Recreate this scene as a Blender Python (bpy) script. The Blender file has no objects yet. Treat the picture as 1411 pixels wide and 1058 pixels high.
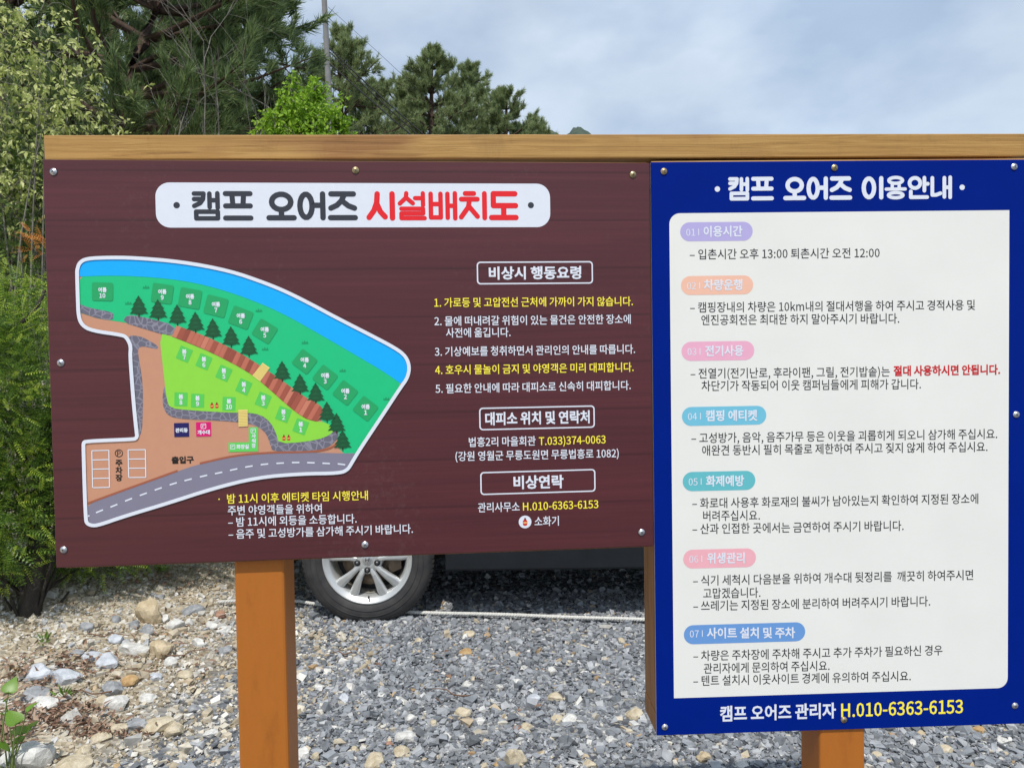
import bpy, bmesh, math, random
import numpy as np
from mathutils import Vector, Matrix, noise as mnoise

random.seed(7); rng = np.random.default_rng(7)
S = bpy.context.scene
COL = S.collection

# ------------------------------------------------------------------ camera
F = 1060.0; CX, CY = 705.5, 529.0           # photograph's focal length and centre, in its pixels
PITCH, ROLL, CAMH = 0.0301, -0.0159, 1.33
fw = np.array([0, math.cos(PITCH), -math.sin(PITCH)])
rt0 = np.array([1.0, 0, 0]); up0 = np.cross(rt0, fw)
rt = math.cos(ROLL)*rt0 + math.sin(ROLL)*up0
up = -math.sin(ROLL)*rt0 + math.cos(ROLL)*up0
cam_d = bpy.data.cameras.new('camera'); cam = bpy.data.objects.new('camera', cam_d); COL.objects.link(cam)
cam_d.sensor_width = 36; cam_d.lens = F/1411*36; cam_d.clip_start = 0.05; cam_d.clip_end = 3000
M4 = Matrix.Identity(4)
for i in range(3):
    M4[i][0] = rt[i]; M4[i][1] = up[i]; M4[i][2] = -fw[i]
M4[2][3] = CAMH
cam.matrix_world = M4
S.camera = cam
CAM = np.array([0, 0, CAMH])

# ------------------------------------------------------------------ sky, sun, exposure
SUN_EL, SUN_AZ = math.radians(60), math.radians(183)       # sun behind the camera, a little to its left
world = bpy.data.worlds.new('World'); S.world = world; world.use_nodes = True
wn = world.node_tree; wn.nodes.clear()
def wnode(t, **kw):
    n = wn.nodes.new(t)
    for k, v in kw.items(): setattr(n, k, v)
    return n
w_out = wnode('ShaderNodeOutputWorld'); w_bg = wnode('ShaderNodeBackground'); w_bg.inputs['Strength'].default_value = 0.115
w_sky = wnode('ShaderNodeTexSky', sky_type='NISHITA', sun_disc=False, sun_elevation=SUN_EL, sun_rotation=SUN_AZ)
w_sky.air_density = 1.0; w_sky.dust_density = 1.5
w_tc = wnode('ShaderNodeTexCoord'); w_map = wnode('ShaderNodeMapping'); w_map.inputs['Scale'].default_value = (1.0, 1.0, 1.9)
w_map.inputs['Rotation'].default_value = (0.25, -0.35, 0.3)
w_n = wnode('ShaderNodeTexNoise'); w_n.inputs['Scale'].default_value = 2.6; w_n.inputs['Detail'].default_value = 7; w_n.inputs['Roughness'].default_value = 0.5; w_n.inputs['Distortion'].default_value = 0.35
w_r = wnode('ShaderNodeMapRange'); w_r.inputs['From Min'].default_value = 0.33; w_r.inputs['From Max'].default_value = 0.62
w_r.inputs['To Min'].default_value = 0.60; w_r.inputs['To Max'].default_value = 0.95
w_n2 = wnode('ShaderNodeTexNoise'); w_n2.inputs['Scale'].default_value = 4.5; w_n2.inputs['Detail'].default_value = 5
w_cr = wnode('ShaderNodeValToRGB')
w_cr.color_ramp.elements[0].position = 0.33; w_cr.color_ramp.elements[0].color = (4.3, 5.5, 7.2, 1)
w_cr.color_ramp.elements[1].position = 0.6; w_cr.color_ramp.elements[1].color = (6.7, 7.7, 8.9, 1)
w_mx = wnode('ShaderNodeMix', data_type='RGBA')
L = wn.links.new
L(w_tc.outputs['Generated'], w_map.inputs['Vector']); L(w_map.outputs[0], w_n.inputs['Vector']); L(w_map.outputs[0], w_n2.inputs['Vector'])
L(w_n.outputs['Fac'], w_r.inputs['Value']); L(w_n2.outputs['Fac'], w_cr.inputs['Fac'])
L(w_r.outputs[0], w_mx.inputs['Factor']); L(w_sky.outputs[0], w_mx.inputs[6]); L(w_cr.outputs[0], w_mx.inputs[7])
L(w_mx.outputs[2], w_bg.inputs['Color']); L(w_bg.outputs[0], w_out.inputs['Surface'])
sun_d = bpy.data.lights.new('sun', 'SUN'); sun = bpy.data.objects.new('sun', sun_d); COL.objects.link(sun)
sun_d.energy = 3.6; sun_d.angle = math.radians(0.53); sun_d.color = (1.0, 0.955, 0.89)
sdir = Vector((math.cos(SUN_EL)*math.sin(SUN_AZ), math.cos(SUN_EL)*math.cos(SUN_AZ), math.sin(SUN_EL)))   # towards the sun
sun.rotation_euler = sdir.to_track_quat('Z', 'Y').to_euler(); sun.location = (0, -4, 9)
S.view_settings.view_transform = 'Standard'; S.view_settings.look = 'None'
S.view_settings.exposure = 0.0; S.view_settings.gamma = 1.0; S.view_settings.use_curve_mapping = False
S.cycles.max_bounces = 8; S.cycles.transparent_max_bounces = 8

# ------------------------------------------------------------------ measuring: photograph pixel -> ray -> place
def ray(px, py):
    d = fw + rt*(px-CX)/F - up*(py-CY)/F
    return d
def at(px, py, depth):
    d = ray(px, py); return CAM + d*depth/d[1]
def sstep(a, b, x):
    t = np.clip((x-a)/(b-a), 0, 1); return t*t*(3-2*t)
def ground_z(x, y):
    x = np.asarray(x, float); y = np.asarray(y, float)
    b = sstep(0, 1, (-1.0-x)/1.9)*sstep(1.0, 5.0, y)
    z = 0.30*b
    z = z + 0.012*np.sin(x*3.1+1)*np.sin(y*2.7) + 0.03*b*np.sin(x*5.3)*np.sin(y*4.1+0.7)
    return z
def on_ground(px, py):
    d = ray(px, py); t = -CAMH/d[2]
    for _ in range(12):
        p = CAM + d*t; t = (float(ground_z(p[0], p[1]))-CAMH)/d[2]
    return CAM + d*t

# ------------------------------------------------------------------ object helpers
def link(name, me, mat=None, parent=None, smooth=False):
    o = bpy.data.objects.new(name, me); COL.objects.link(o)
    if mat is not None and len(me.materials) == 0: me.materials.append(mat)
    if parent is not None: o.parent = parent
    if smooth: me.polygons.foreach_set('use_smooth', np.ones(len(me.polygons), bool))
    return o
def obj(name, verts, faces, mat=None, parent=None, smooth=False):
    me = bpy.data.meshes.new(name); me.from_pydata([tuple(map(float, v)) for v in verts], [], [tuple(map(int, f)) for f in faces]); me.update()
    return link(name, me, mat, parent, smooth)
def bulk(name, V, Fc, mat=None, parent=None, smooth=False):
    """numpy vertices (n,3) and faces (m,k) with k = 3 or 4"""
    V = np.ascontiguousarray(V, np.float32); Fc = np.ascontiguousarray(Fc, np.int32); k = Fc.shape[1]
    me = bpy.data.meshes.new(name); me.vertices.add(len(V)); me.vertices.foreach_set('co', V.ravel())
    me.loops.add(Fc.size); me.loops.foreach_set('vertex_index', Fc.ravel())
    me.polygons.add(len(Fc)); me.polygons.foreach_set('loop_start', np.arange(0, Fc.size, k, dtype=np.int32))
    me.update(calc_edges=True); me.validate(); me.polygons.foreach_set('use_smooth', np.full(len(me.polygons), smooth))
    return link(name, me, mat, parent, smooth)
def bm_obj(name, bm, mat=None, parent=None, smooth=False):
    me = bpy.data.meshes.new(name); bm.to_mesh(me); bm.free(); return link(name, me, mat, parent, smooth)
def empty(name, loc=(0, 0, 0), rot=None):
    o = bpy.data.objects.new(name, None); COL.objects.link(o); o.location = loc; o.empty_display_size = 0.1
    if rot is not None: o.rotation_euler = rot
    return o
def tag(o, label, cat=None, group=None, kind=None):
    if label: o['label'] = label
    if cat: o['category'] = cat
    if group: o['group'] = group
    if kind: o['kind'] = kind
    return o
def bm_box(bm, x0, x1, y0, y1, z0, z1, bevel=0.0, seg=2):
    vs = [bm.verts.new(p) for p in ((x0,y0,z0),(x1,y0,z0),(x1,y1,z0),(x0,y1,z0),(x0,y0,z1),(x1,y0,z1),(x1,y1,z1),(x0,y1,z1))]
    fs = [bm.faces.new([vs[i] for i in f]) for f in ((0,3,2,1),(4,5,6,7),(0,1,5,4),(1,2,6,5),(2,3,7,6),(3,0,4,7))]
    if bevel > 0:
        es = {e for f in fs for e in f.edges}
        bmesh.ops.bevel(bm, geom=list(es), offset=bevel, segments=seg, affect='EDGES', profile=0.5)
def box(name, b, mat, parent=None, bevel=0.0, seg=2):
    bm = bmesh.new(); bm_box(bm, *b, bevel=bevel, seg=seg); return bm_obj(name, bm, mat, parent, False)
def tube_arrays(paths, sides=6):
    """paths: list of (points (n,3), radii (n,)) -> V, quads"""
    Vs, Fs, off = [], [], 0
    ang = np.linspace(0, 2*math.pi, sides, endpoint=False)
    for P, r in paths:
        P = np.asarray(P, float); n = len(P); r = np.broadcast_to(np.asarray(r, float), (n,))
        T = np.gradient(P, axis=0); T /= np.linalg.norm(T, axis=1)[:, None]+1e-9
        a = np.where(np.abs(T[:, 2:3]) < 0.9, np.array([[0, 0, 1.0]]), np.array([[1.0, 0, 0]]))
        A = np.cross(T, a); A /= np.linalg.norm(A, axis=1)[:, None]+1e-9; B = np.cross(T, A)
        V = P[:, None, :] + r[:, None, None]*(np.cos(ang)[None, :, None]*A[:, None, :] + np.sin(ang)[None, :, None]*B[:, None, :])
        Vs.append(V.reshape(-1, 3))
        i = np.arange(n-1)[:, None]*sides; j = np.arange(sides)[None, :]; j2 = (j+1) % sides
        Fs.append(np.stack([off+i+j, off+i+j2, off+i+sides+j2, off+i+sides+j], -1).reshape(-1, 4)); off += n*sides
    return np.concatenate(Vs), np.concatenate(Fs)
def tubes(name, paths, mat, parent=None, sides=6):
    V, Fc = tube_arrays(paths, sides); return bulk(name, V, Fc, mat, parent, True)
def lathe(name, prof, mat, parent=None, n=48, axis='y', smooth=True):
    """prof: list of (radius, along axis)"""
    V, Fc = [], []
    for r, h in prof:
        for k in range(n):
            a = 2*math.pi*k/n
            V.append((r*math.cos(a), h, r*math.sin(a)) if axis == 'y' else (r*math.cos(a), r*math.sin(a), h))
    for i in range(len(prof)-1):
        for k in range(n): Fc.append((i*n+k, i*n+(k+1) % n, (i+1)*n+(k+1) % n, (i+1)*n+k))
    return obj(name, V, Fc, mat, parent, smooth)

# ------------------------------------------------------------------ materials
MATS = {}
def lin(c):
    return tuple(((v/255)/12.92 if v/255 <= 0.04045 else ((v/255+0.055)/1.055)**2.4) for v in c)
class NT:
    def __init__(s, name):
        s.m = bpy.data.materials.new(name); s.m.use_nodes = True; s.t = s.m.node_tree
        s.b = s.t.nodes['Principled BSDF']; s.o = s.t.nodes['Material Output']
    def n(s, t, **kw):
        x = s.t.nodes.new(t)
        for k, v in kw.items():
            if k.startswith('_'): x.inputs[k[1:].replace('_', ' ')].default_value = v
            else: setattr(x, k, v)
        return x
    def l(s, a, b): s.t.links.new(a, b)
    def ramp(s, stops, interp='LINEAR'):
        r = s.n('ShaderNodeValToRGB'); e = r.color_ramp.elements; r.color_ramp.interpolation = interp
        while len(e) > 1: e.remove(e[0])
        e[0].position, e[0].color = stops[0][0], (*stops[0][1], 1)
        for p, c in stops[1:]:
            k = e.new(p); k.color = (*c, 1)
        return r
    def coords(s, scale=(1, 1, 1), kind='Object'):
        tc = s.n('ShaderNodeTexCoord'); mp = s.n('ShaderNodeMapping'); mp.inputs['Scale'].default_value = scale
        s.l(tc.outputs[kind], mp.inputs['Vector']); return mp.outputs[0]
    def bump(s, h, strength=0.3, dist=0.01):
        b = s.n('ShaderNodeBump'); b.inputs['Strength'].default_value = strength; b.inputs['Distance'].default_value = dist
        s.l(h, b.inputs['Height']); s.l(b.outputs[0], s.b.inputs['Normal'])
def flat(name, col, rough=0.5, spec=0.5, metal=0.0, var=0.06, scale=30):
    if name in MATS: return MATS[name]
    t = NT(name); t.b.inputs['Roughness'].default_value = rough; t.b.inputs['Metallic'].default_value = metal
    t.b.inputs['Specular IOR Level'].default_value = spec
    n = t.n('ShaderNodeTexNoise', _Scale=scale, _Detail=4.0); t.l(t.coords(), n.inputs['Vector'])
    r = t.ramp([(0.3, tuple(c*(1-var) for c in col)), (0.7, tuple(min(1, c*(1+var)) for c in col))])
    t.l(n.outputs['Fac'], r.inputs[0]); t.l(r.outputs[0], t.b.inputs['Base Color'])
    MATS[name] = t.m; return t.m
PRINT_ROUGH = 0.36
def ink(name, rgb, k=1.0):
    return flat('print_'+name, tuple(c*k for c in lin(rgb)), rough=PRINT_ROUGH, spec=0.4, var=0.015, scale=60)

def wood_print():      # the brown panel's printed timber boards
    t = NT('brown_board_print'); t.b.inputs['Roughness'].default_value = 0.38; t.b.inputs['Specular IOR Level'].default_value = 0.5
    v = t.coords((1.2, 60, 1)); n = t.n('ShaderNodeTexNoise', _Scale=2.0, _Detail=8.0, _Roughness=0.7, _Distortion=0.6); t.l(v, n.inputs['Vector'])
    r = t.ramp([(0.25, (0.068, 0.0125, 0.0160)), (0.55, (0.094, 0.0175, 0.0220)), (0.8, (0.118, 0.0240, 0.0290))]); t.l(n.outputs['Fac'], r.inputs[0])
    # wide tonal drift between boards
    n2 = t.n('ShaderNodeTexNoise', _Scale=1.4, _Detail=2.0); t.l(t.coords((0.7, 5.5, 1)), n2.inputs['Vector'])
    m2 = t.n('ShaderNodeMix', data_type='RGBA', blend_type='MULTIPLY'); m2.inputs['Factor'].default_value = 0.75
    r2 = t.ramp([(0.35, (0.74, 0.74, 0.74)), (0.65, (1, 1, 1))]); t.l(n2.outputs['Fac'], r2.inputs[0]); t.l(r.outputs[0], m2.inputs[6]); t.l(r2.outputs[0], m2.inputs[7])
    # board joints, 83 mm apart
    sp = t.n('ShaderNodeSeparateXYZ'); t.l(t.coords(), sp.inputs[0])
    dn = t.n('ShaderNodeTexNoise', _Scale=4.0, _Detail=3.0); t.l(t.coords((1, 0.1, 1)), dn.inputs['Vector'])
    a0 = t.n('ShaderNodeMath', operation='MULTIPLY_ADD'); t.l(dn.outputs['Fac'], a0.inputs[0]); a0.inputs[1].default_value = 0.004; t.l(sp.outputs['Y'], a0.inputs[2])
    a = t.n('ShaderNodeMath', operation='DIVIDE'); t.l(a0.outputs[0], a.inputs[0]); a.inputs[1].default_value = 0.083
    fr = t.n('ShaderNodeMath', operation='FRACT'); t.l(a.outputs[0], fr.inputs[0])
    jr = t.ramp([(0.0, (0.55, 0.55, 0.55)), (0.035, (0.72, 0.72, 0.72)), (0.06, (1, 1, 1)), (1.0, (1, 1, 1))]); t.l(fr.outputs[0], jr.inputs[0])
    m3 = t.n('ShaderNodeMix', data_type='RGBA', blend_type='MULTIPLY'); m3.inputs['Factor'].default_value = 0.8; t.l(m2.outputs[2], m3.inputs[6]); t.l(jr.outputs[0], m3.inputs[7])
    ds = t.n('ShaderNodeTexNoise', _Scale=70.0, _Detail=6.0, _Roughness=0.8); t.l(t.coords(), ds.inputs['Vector']); dl = t.n('ShaderNodeTexNoise', _Scale=3.0, _Detail=3.0); t.l(t.coords((1, 0.6, 1)), dl.inputs['Vector'])
    dm = t.n('ShaderNodeMath', operation='MULTIPLY'); t.l(ds.outputs['Fac'], dm.inputs[0]); t.l(dl.outputs['Fac'], dm.inputs[1]); dr = t.n('ShaderNodeMapRange'); dr.inputs['From Min'].default_value = 0.30; dr.inputs['From Max'].default_value = 0.48; dr.inputs['To Max'].default_value = 0.13; t.l(dm.outputs[0], dr.inputs['Value'])
    m4 = t.n('ShaderNodeMix', data_type='RGBA'); t.l(dr.outputs[0], m4.inputs['Factor']); t.l(m3.outputs[2], m4.inputs[6]); m4.inputs[7].default_value = (0.30, 0.25, 0.22, 1); t.l(m4.outputs[2], t.b.inputs['Base Color'])
    w = t.n('ShaderNodeTexNoise', _Scale=3.0, _Detail=1.0); t.l(t.coords(), w.inputs['Vector']); t.bump(w.outputs['Fac'], 0.10, 0.02)
    return t.m
def timber(name, stops, grain=(3, 60, 60), knots=True, rough=0.55, bump=0.25, axis='X'):
    t = NT(name); t.b.inputs['Roughness'].default_value = rough; t.b.inputs['Specular IOR Level'].default_value = 0.35
    n0 = t.n('ShaderNodeTexNoise', _Scale=1.0, _Detail=3.0); t.l(t.coords(tuple(g*0.12 if g > 10 else g for g in grain)), n0.inputs['Vector'])
    v = t.coords(grain)
    ad = t.n('ShaderNodeVectorMath', operation='MULTIPLY_ADD'); t.l(n0.outputs['Color'], ad.inputs[0]); ad.inputs[1].default_value = (2.5, 2.5, 2.5); t.l(v, ad.inputs[2])
    w = t.n('ShaderNodeTexNoise', _Scale=1.6, _Detail=6.0, _Roughness=0.65, _Distortion=0.8); t.l(ad.outputs[0], w.inputs['Vector'])
    r = t.ramp(stops); t.l(w.outputs['Fac'], r.inputs[0]); outc = r.outputs[0]
    if knots:
        vo = t.n('ShaderNodeTexVoronoi', _Scale=1.0); t.l(t.coords((2.3, 9, 9) if axis == 'X' else (9, 9, 2.3)), vo.inputs['Vector'])
        kr = t.ramp([(0.0, (0.16, 0.10, 0.07)), (0.07, (0.42, 0.33, 0.27)), (0.16, (1, 1, 1))]); t.l(vo.outputs['Distance'], kr.inputs[0])
        m = t.n('ShaderNodeMix', data_type='RGBA', blend_type='MULTIPLY'); m.inputs['Factor'].default_value = 0.8; t.l(outc, m.inputs[6]); t.l(kr.outputs[0], m.inputs[7]); outc = m.outputs[2]
        # purple-grey weather stain patches
        st = t.n('ShaderNodeTexNoise', _Scale=1.0, _Detail=3.0); t.l(t.coords((3, 3, 8)), st.inputs['Vector'])
        sr = t.ramp([(0.53, (1, 1, 1)), (0.66, (0.66, 0.52, 0.55))]); t.l(st.outputs['Fac'], sr.inputs[0])
        m = t.n('ShaderNodeMix', data_type='RGBA', blend_type='MULTIPLY'); m.inputs['Factor'].default_value = 0.8; t.l(outc, m.inputs[6]); t.l(sr.outputs[0], m.inputs[7]); outc = m.outputs[2]
    sc = t.n('ShaderNodeTexNoise', _Scale=1.0, _Detail=8.0, _Roughness=0.75); t.l(t.coords((14, 14, 5) if axis == 'X' else (14, 14, 5)), sc.inputs['Vector'])
    scr = t.ramp([(0.30, (0.72, 0.70, 0.70)), (0.46, (1, 1, 1)), (0.66, (1, 1, 1)), (0.78, (1.18, 1.2, 1.25))]); t.l(sc.outputs['Fac'], scr.inputs[0])
    ms = t.n('ShaderNodeMix', data_type='RGBA', blend_type='MULTIPLY'); ms.inputs['Factor'].default_value = 0.7; t.l(outc, ms.inputs[6]); t.l(scr.outputs[0], ms.inputs[7]); outc = ms.outputs[2]
    t.l(outc, t.b.inputs['Base Color']); t.bump(w.outputs['Fac'], bump, 0.004)
    return t.m
def island(name, stops, rough=0.6, transl=0.0, bump=0.0, interp='LINEAR', noise=0.0, spec=0.4):
    """every loose piece (leaf, needle, stone) takes its own colour from the ramp"""
    t = NT(name); t.b.inputs['Roughness'].default_value = rough; t.b.inputs['Specular IOR Level'].default_value = spec
    g = t.n('ShaderNodeNewGeometry'); r = t.ramp(stops, interp); t.l(g.outputs['Random Per Island'], r.inputs[0]); c = r.outputs[0]
    if noise > 0:
        nn = t.n('ShaderNodeTexNoise', _Scale=noise, _Detail=5.0); t.l(t.coords(), nn.inputs['Vector'])
        nr = t.ramp([(0.3, (0.65, 0.65, 0.65)), (0.7, (1.15, 1.15, 1.15))]); t.l(nn.outputs['Fac'], nr.inputs[0])
        m = t.n('ShaderNodeMix', data_type='RGBA', blend_type='MULTIPLY'); m.inputs['Factor'].default_value = 0.8; t.l(c, m.inputs[6]); t.l(nr.outputs[0], m.inputs[7]); c = m.outputs[2]
        if bump: t.bump(nn.outputs['Fac'], bump, 0.01)
    t.l(c, t.b.inputs['Base Color'])
    if transl > 0:
        tr = t.n('ShaderNodeBsdfTranslucent'); t.l(c, tr.inputs['Color']); mx = t.n('ShaderNodeMixShader'); mx.inputs[0].default_value = transl
        t.l(t.b.outputs[0], mx.inputs[1]); t.l(tr.outputs[0], mx.inputs[2]); t.l(mx.outputs[0], t.o.inputs['Surface'])
    return t.m
def bark(name, a, b, sc=6):
    t = NT(name); t.b.inputs['Roughness'].default_value = 0.9
    n = t.n('ShaderNodeTexNoise', _Scale=float(sc), _Detail=7.0, _Roughness=0.7); t.l(t.coords((3, 3, 0.8)), n.inputs['Vector'])
    r = t.ramp([(0.3, a), (0.7, b)]); t.l(n.outputs['Fac'], r.inputs[0]); t.l(r.outputs[0], t.b.inputs['Base Color']); t.bump(n.outputs['Fac'], 0.7, 0.03)
    return t.m
def ground_mat():
    t = NT('crushed_stone_ground'); t.b.inputs['Roughness'].default_value = 0.95
    v = t.coords(); vo = t.n('ShaderNodeTexVoronoi', _Scale=42.0); t.l(v, vo.inputs['Vector'])
    sp = t.n('ShaderNodeSeparateColor'); t.l(vo.outputs['Color'], sp.inputs[0])
    grey = t.ramp([(0.0, (0.06, 0.065, 0.075)), (0.6, (0.16, 0.17, 0.185)), (0.9, (0.30, 0.30, 0.29)), (1, (0.42, 0.38, 0.30))]); t.l(sp.outputs[0], grey.inputs[0])
    tan = t.ramp([(0.0, (0.30, 0.24, 0.16)), (0.5, (0.43, 0.37, 0.27)), (1, (0.56, 0.52, 0.44))]); t.l(sp.outputs[0], tan.inputs[0])
    xyz = t.n('ShaderNodeSeparateXYZ'); t.l(v, xyz.inputs[0]); nn = t.n('ShaderNodeTexNoise', _Scale=1.6, _Detail=4.0); t.l(v, nn.inputs['Vector'])
    ad = t.n('ShaderNodeMath', operation='MULTIPLY_ADD'); t.l(nn.outputs['Fac'], ad.inputs[0]); ad.inputs[1].default_value = 0.9; t.l(xyz.outputs['X'], ad.inputs[2])
    mr = t.n('ShaderNodeMapRange'); mr.inputs['From Min'].default_value = -0.75; mr.inputs['From Max'].default_value = -1.15; t.l(ad.outputs[0], mr.inputs['Value'])
    m = t.n('ShaderNodeMix', data_type='RGBA'); t.l(mr.outputs[0], m.inputs['Factor']); t.l(grey.outputs[0], m.inputs[6]); t.l(tan.outputs[0], m.inputs[7])
    t.l(m.outputs[2], t.b.inputs['Base Color']); t.bump(vo.outputs['Distance'], 0.8, 0.02)
    return t.m
def stone_print(name):
    t = NT(name); t.b.inputs['Roughness'].default_value = PRINT_ROUGH
    vo = t.n('ShaderNodeTexVoronoi', feature='DISTANCE_TO_EDGE', _Scale=95.0); t.l(t.coords((1, 1, 0)), vo.inputs['Vector'])
    r = t.ramp([(0.0, lin((140, 138, 152))), (0.05, lin((128, 126, 140))), (0.09, lin((103, 101, 116)))]); t.l(vo.outputs['Distance'], r.inputs[0]); t.l(r.outputs[0], t.b.inputs['Base Color'])
    return t.m
MATS['brown'] = wood_print()
MATS['rail'] = timber('pale_pine_timber', [(0.22, (0.20, 0.098, 0.025)), (0.48, (0.39, 0.215, 0.06)), (0.75, (0.50, 0.30, 0.098))], (2.2, 150, 150))
MATS['stain'] = timber('brown_stained_timber', [(0.25, (0.11, 0.042, 0.012)), (0.5, (0.25, 0.105, 0.03)), (0.8, (0.35, 0.165, 0.05))], (60, 60, 2.5), knots=False)
MATS['post'] = timber('orange_painted_timber', [(0.2, (0.40, 0.125, 0.016)), (0.8, (0.425, 0.138, 0.018))], (40, 40, 6), knots=False, rough=0.45, bump=0.10)
MATS['ground'] = ground_mat()
MATS['stonewall'] = stone_print('print_stone_wall')

# ------------------------------------------------------------------ ground (one sheet to the horizon) and far hill
def spaced(lo, hi, step, far):
    a = list(np.arange(lo, hi+1e-6, step)); s = step; x = hi
    while x < far: s *= 1.5; x += s; a.append(x)
    s = step; x = lo; pre = []
    while x > -far: s *= 1.5; x -= s; pre.append(x)
    return np.array(pre[::-1]+a)
gx, gy = spaced(-4.5, 4.5, 0.09, 1500), spaced(1.2, 8, 0.09, 1500)
GX, GY = np.meshgrid(gx, gy); GZ = ground_z(GX, GY)
near = (np.abs(GX) < 5) & (GY > 1) & (GY < 8.5)
GZ = GZ + np.where(near, rng.normal(0, 0.004, GX.shape), 0)
nx, ny = len(gx), len(gy); ii = np.arange(ny-1)[:, None]*nx + np.arange(nx-1)[None, :]
ground = bulk('ground', np.stack([GX, GY, GZ], -1).reshape(-1, 3), np.stack([ii, ii+1, ii+nx+1, ii+nx], -1).reshape(-1, 4), MATS['ground'], smooth=True)
tag(ground, None, kind='structure')

def hill():
    xs = np.linspace(-260, 140, 321); ys = np.linspace(240, 330, 31); X, Y = np.meshgrid(xs, ys)
    ridge = 79 + 5.5*np.exp(-((xs-14)/5)**2) + 6.5*np.exp(-((xs-25.5)/5.5)**2) + 8*np.exp(-((xs+120)/80)**2) - 0.9*np.clip(xs-34, 0, None)
    prof = np.sin(np.clip((ys-240)/90, 0, 1)*math.pi)**0.7
    Z = np.clip(ridge, 2, None)[None, :]*prof[:, None]
    bmp = np.array([[mnoise.noise(Vector((x*0.14, y*0.14, 3.0)))*0.9 + mnoise.noise(Vector((x*0.4, y*0.4, 9.0)))*1.3 for x in xs] for y in ys])
    Z = Z + bmp*np.sqrt(prof)[:, None]
    n, m = X.shape[1], X.shape[0]; i = np.arange(m-1)[:, None]*n + np.arange(n-1)[None, :]
    t = NT('far_woodland'); t.b.inputs['Roughness'].default_value = 1.0
    nn = t.n('ShaderNodeTexNoise', _Scale=0.25, _Detail=5.0); t.l(t.coords(), nn.inputs['Vector']); r = t.ramp([(0.3, (0.03, 0.05, 0.035)), (0.7, (0.07, 0.10, 0.07))]); t.l(nn.outputs['Fac'], r.inputs[0]); t.l(r.outputs[0], t.b.inputs['Base Color'])
    o = bulk('hill', np.stack([X, Y, Z], -1).reshape(-1, 3), np.stack([i, i+1, i+n+1, i+n], -1).reshape(-1, 4), t.m, smooth=True)
    tag(o, None, kind='structure')
hill()

# ------------------------------------------------------------------ the two sign panels
class Panel:
    """a vertical board: X along it, Y up, Z out of its face; origin at its lower left corner"""
    def __init__(s, name, x, y, z, yaw, W, H):
        s.W, s.H, s.yaw = W, H, yaw
        s.d = np.array([math.cos(yaw), math.sin(yaw), 0]); s.n = np.array([math.sin(yaw), -math.cos(yaw), 0]); s.o = np.array([x, y, z-H])
        s.root = empty(name, s.o); s.root.rotation_euler = Matrix((s.d, (0, 0, 1), s.n)).transposed().to_euler()
    def uv(s, px, py, off=0.0):
        d = ray(px, py); o = s.o + s.n*off; t = ((o-CAM)@s.n)/(d@s.n); p = CAM + d*t - o
        return np.array([p@s.d, p[2]])
    def poly(s, pts, off=0.0): return np.array([s.uv(a, b, off) for a, b in pts])
LAY = 0.00022
brown = Panel('map_sign', -0.7715, 1.285, CAMH+0.3452, 0.0834, 1.0239, 0.681)
blue = Panel('rules_sign', 0.2512, 1.3703, CAMH+0.3465, 0.0343, 0.6835, 1.0269)
tag(brown.root, 'wide dark brown campsite map sign with a white title plate and red lettering', 'sign')
tag(blue.root, 'tall blue rules sign with a white field of seven coloured headings', 'sign')
ALU = flat('aluminium_edge', (0.62, 0.58, 0.56), 0.4, metal=0.3)
def board(P, mat):
    bm = bmesh.new(); bm_box(bm, 0, P.W, 0, P.H, -0.004, 0, 0.0006, 1)
    o = bm_obj('panel', bm, mat, P.root); o.data.materials.append(ALU)
    for p in o.data.polygons:
        if abs(p.normal.z) < 0.5: p.material_index = 1
    return o
BLUEINK = flat('print_royal_blue', lin((0, 31, 124)), rough=0.5, spec=0.05, var=0.05, scale=9)
board(brown, MATS['brown']); board(blue, BLUEINK)

def chaikin(P, it=2, closed=True, keep=()):
    P = np.asarray(P, float)
    for _ in range(it):
        Q = np.roll(P, -1, 0) if closed else P[1:]; A = P if closed else P[:-1]
        R_ = np.empty((2*len(A), 2)); R_[0::2] = 0.75*A+0.25*Q; R_[1::2] = 0.25*A+0.75*Q
        P = R_ if closed else np.vstack([P[:1], R_, P[-1:]])
    return P
def fill(name, uv, mat, parent, layer):
    uv = np.asarray(uv); z = layer*LAY
    a = 0.5*np.sum(uv[:, 0]*np.roll(uv[:, 1], -1)-np.roll(uv[:, 0], -1)*uv[:, 1])
    if a < 0: uv = uv[::-1]
    return obj(name, [(p[0], p[1], z) for p in uv], [tuple(range(len(uv)))], mat, parent)
def rrect(x0, x1, y0, y1, r, corners=(1, 1, 1, 1), n=8):
    """corner order: lower left, lower right, upper right, upper left"""
    out = []
    for k, (cx_, cy_, a0) in enumerate(((x0, y0, 180), (x1, y0, 270), (x1, y1, 0), (x0, y1, 90))):
        if not corners[k]: out.append((cx_, cy_)); continue
        ox = cx_+r if k in (0, 3) else cx_-r; oy = cy_+r if k in (0, 1) else cy_-r
        for j in range(n+1):
            a = math.radians(a0+90*j/n); out.append((ox+r*math.cos(a), oy+r*math.sin(a)))
    return np.array(out)
def px_rect(P, x0, y0, x1, y1):
    a, b, c, d = P.uv(x0, y0), P.uv(x1, y0), P.uv(x1, y1), P.uv(x0, y1)
    return (a[0]+d[0])/2, (b[0]+c[0])/2, (c[1]+d[1])/2, (a[1]+b[1])/2       # u0,u1,w0,w1
def ring(name, outer, inner, mat, parent, layer):
    n = len(outer); z = layer*LAY
    V = [(p[0], p[1], z) for p in outer]+[(p[0], p[1], z) for p in inner]
    return obj(name, V, [(i, (i+1) % n, n+(i+1) % n, n+i) for i in range(n)], mat, parent)
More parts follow.
